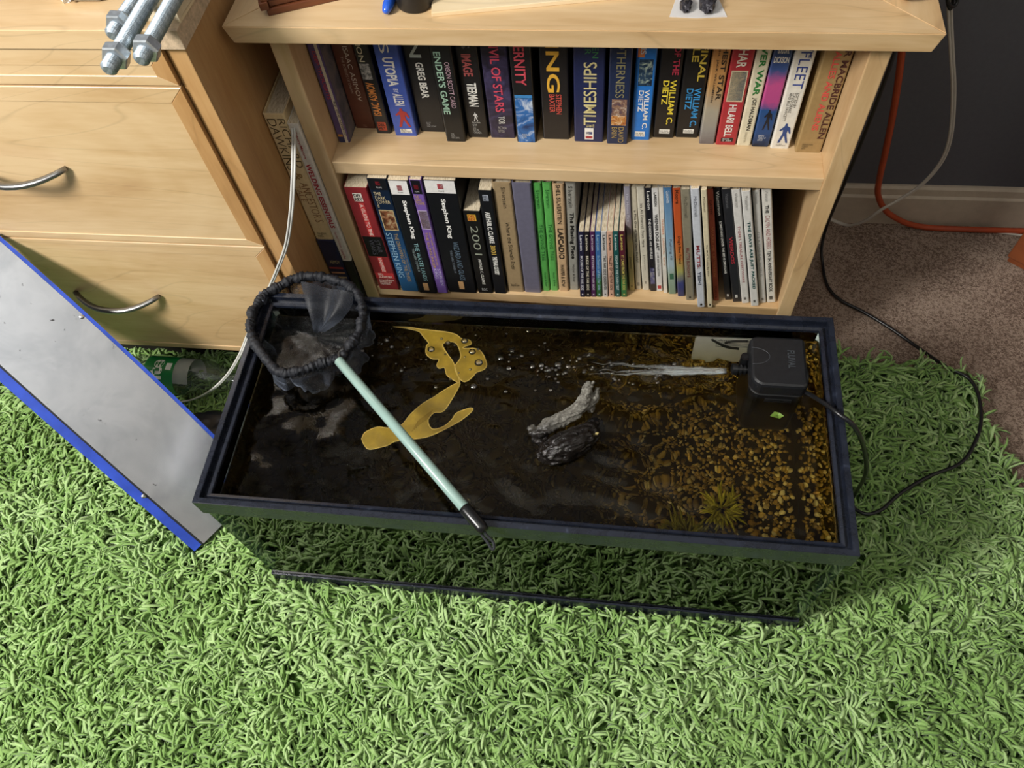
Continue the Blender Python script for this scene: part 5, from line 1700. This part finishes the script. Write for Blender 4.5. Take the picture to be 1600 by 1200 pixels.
bmv = [bm.verts.new((r_, 0, z)) for r_, z in prof]
be = [bm.edges.new((bmv[i], bmv[i + 1])) for i in range(len(bmv) - 1)]
bmesh.ops.spin(bm, geom=bmv + be, cent=(0, 0, 0), axis=(0, 0, 1), angle=2 * PI, steps=40, use_duplicate=False)
bmesh.ops.remove_doubles(bm, verts=bm.verts, dist=1e-5)
from_bm('cup_wall', bm, M('#17171a', .45), cup, smooth=True)
w0 = pz(675, 27, BTOP); w1 = pz(960, 0, BTOP)
aa = math.atan2(w1.y - w0.y, w1.x - w0.x)
st = empty('wooden_ruler', (w0.x, w0.y, BTOP), (0, 0, aa))
tag(st, 'flat pale wooden stick with pencil writing lying on the bookcase top', 'stick')
box('stick_body', (0, 0, 0), (.30, .028, .005), wood('pale_birch', '#f0dcb8', '#e6cda2', '#cdae7e', 'x'), st, .0006)
lettering('A-OID', st, lambda a, b_: (.165 - .045 * a, .024 - .010 * b_, .0053), M('#5a5048', .7), -.01)
pl = [pz(u, v, BTOP + .0006) for u, v in ((1046, 26), (1088, 28), (1136, 26), (1120, -8), (1058, -8))]
m, t, b = nt('clear_film')
b.inputs['Base Color'].default_value = (.93, .95, .97, 1); b.inputs['Roughness'].default_value = .2; b.inputs['Alpha'].default_value = .45
o = prism('plastic_slip', [(p.x, p.y) for p in pl], BTOP + .0001, BTOP + .0008, m)
tag(o, 'small cloudy plastic slip under two dark stones', 'plastic slip')
v0, f0 = ico(3)
for (u, v, s, lab) in ((1072, 10, .0062, 'small dark grey lump of stone on the plastic slip'), (1106, 9, .0085, 'larger dark grey lump of stone on the plastic slip')):
    p = pz(u, v, BTOP + .005)
    vv = []
    for q in v0:
        k = 1 + .35 * fbm(q, 2.2, 3) + .12 * fbm(q, 9, 2)
        vv.append((q[0] * s * .9 * k, q[1] * s * 1.7 * k, q[2] * s * .8 * k))
    o = from_py('ore_stone', vv, f0.tolist(), M('#3c3a40', .3, .3, var=.6, scale=260, bmp=.6), loc=(p.x, p.y + .004, BTOP + s * .62))
    tag(o, lab, 'stone')
p = pz(1418, 14, BTOP)
o = from_py('wooden_disc', *[q for q in lathe_data([(.002, 0), (.020, .0), (.021, .001), (.021, .006), (.020, .007), (.002, .007)], 32)], maple('y'), loc=(p.x - .004, p.y + .021, BTOP + .021))
tag(o, 'round pale wooden disc standing on edge on the bookcase top', 'disc')
p = pz(730, -8, BTOP)
o = box('wooden_block', (0, 0, 0), (.05, .02, .012), maple('x'), None, .001, loc=(p.x, p.y + .02, BTOP))
tag(o, 'small maple offcut block behind the pale stick', 'wood block')

# ------------------------------------------------------------------ things on the cabinet top
CTOP = .683
m, t, b = nt('zinc_thread')
b.inputs['Metallic'].default_value = .9
n = tex_noise(t, 220, 4, .6, objco(t))
r = ramp(t, n.outputs['Fac'], [(.3, '#8a97a2'), (.55, '#b0bcc6'), (.75, '#d6dfe4')])
t.links.new(r.outputs[0], b.inputs['Base Color']); b.inputs['Roughness'].default_value = .5
ZINC = m
ZN2 = M('#d2dae0', .38, .85, var=.2, scale=150)


def rod(e, far, z, lab, nut_at, r_=.0078):
    e = pz(*e, z); far = pz(*far, z)
    dr = (far - e).normalized()
    root = empty('threaded_rod', e)
    root.rotation_euler = dr.to_track_quat('X', 'Z').to_euler()
    tag(root, lab, 'threaded rod', 'threaded rods on the cabinet top')
    pitch, L = .0022, .30
    prof = [(r_ * .55, 0), (r_ * .80, .0012)]
    x = .002
    while x < .19:
        prof += [(r_ * .88, x), (r_, x + pitch * .5)]
        x += pitch
    prof += [(r_ * .95, L)]
    v, f = lathe_data(prof, 20)
    from_py('rod', v, f, ZINC, root)
    v, f = lathe_data([(r_ * 1.02, nut_at), (r_ * 1.55, nut_at + .0004), (r_ * 1.68, nut_at + .0022), (r_ * 1.68, nut_at + .0105), (r_ * 1.55, nut_at + .0125), (r_ * 1.02, nut_at + .0128)], 6)
    from_py('hex_nut', v, f, ZN2, root)


rod((168, 110), (233, 0), .7060, 'longest threaded rod with hex nut overhanging the cabinet edge', .015)
rod((219, 95), (271, 0), .7060, 'threaded rod with hex nut lying across the small tray', .012)
rod((174, 56), (212, 0), .6915, 'threaded rod with hex nut lying flat behind the longest rod', .013)
q = [pz(u, v, CTOP) for u, v in ((226, 33), (283, 36), (312, -12), (250, -12))]
tr_ = empty('small_tray', (0, 0, 0))
tag(tr_, 'small cream wooden tray under the threaded rods on the cabinet corner', 'tray')
prism('base', [(p.x, p.y) for p in q], CTOP, CTOP + .004, wood('cream_ply', '#e9dcc0', '#dccba6', '#c4ad82', 'y'), tr_)
CRM = M('#e0d2b4', .45)
for a, b_ in ((0, 1), (1, 2), (3, 0)):
    A1, B1 = q[a], q[b_]
    dd = (B1 - A1).normalized(); nn_ = Vector((-dd.y, dd.x, 0)) * .0045
    prism('rim', [(A1.x, A1.y), (B1.x, B1.y), (B1.x + nn_.x, B1.y + nn_.y), (A1.x + nn_.x, A1.y + nn_.y)], CTOP + .0035, CTOP + .0135, CRM, tr_)
p = pz(136, 6, CTOP)
v, f = lathe_data([(.001, 0), (.0085, 0), (.0092, .001), (.0092, .028), (.008, .03)], 24)
o = from_py('metal_spool', v, f, M('#a9a7a2', .4, .4), smooth=False, loc=(p.x - .014, p.y + .008, CTOP + .0092))
tag(o, 'small grey metal cylinder lying on the cabinet top', 'cylinder')
p = pz(108, 2, CTOP)
v0, f0 = ico(3)
o = from_py('crumpled_tissue', [tuple(Vector(q_) * .012 * (1 + .5 * fbm(q_, 2.5, 3))) for q_ in v0], f0.tolist(), M('#eceae6', .9), loc=(p.x, p.y + .006, CTOP + .008))
tag(o, 'crumpled white tissue scrap beside the grey metal cylinder', 'tissue')

flush_text()
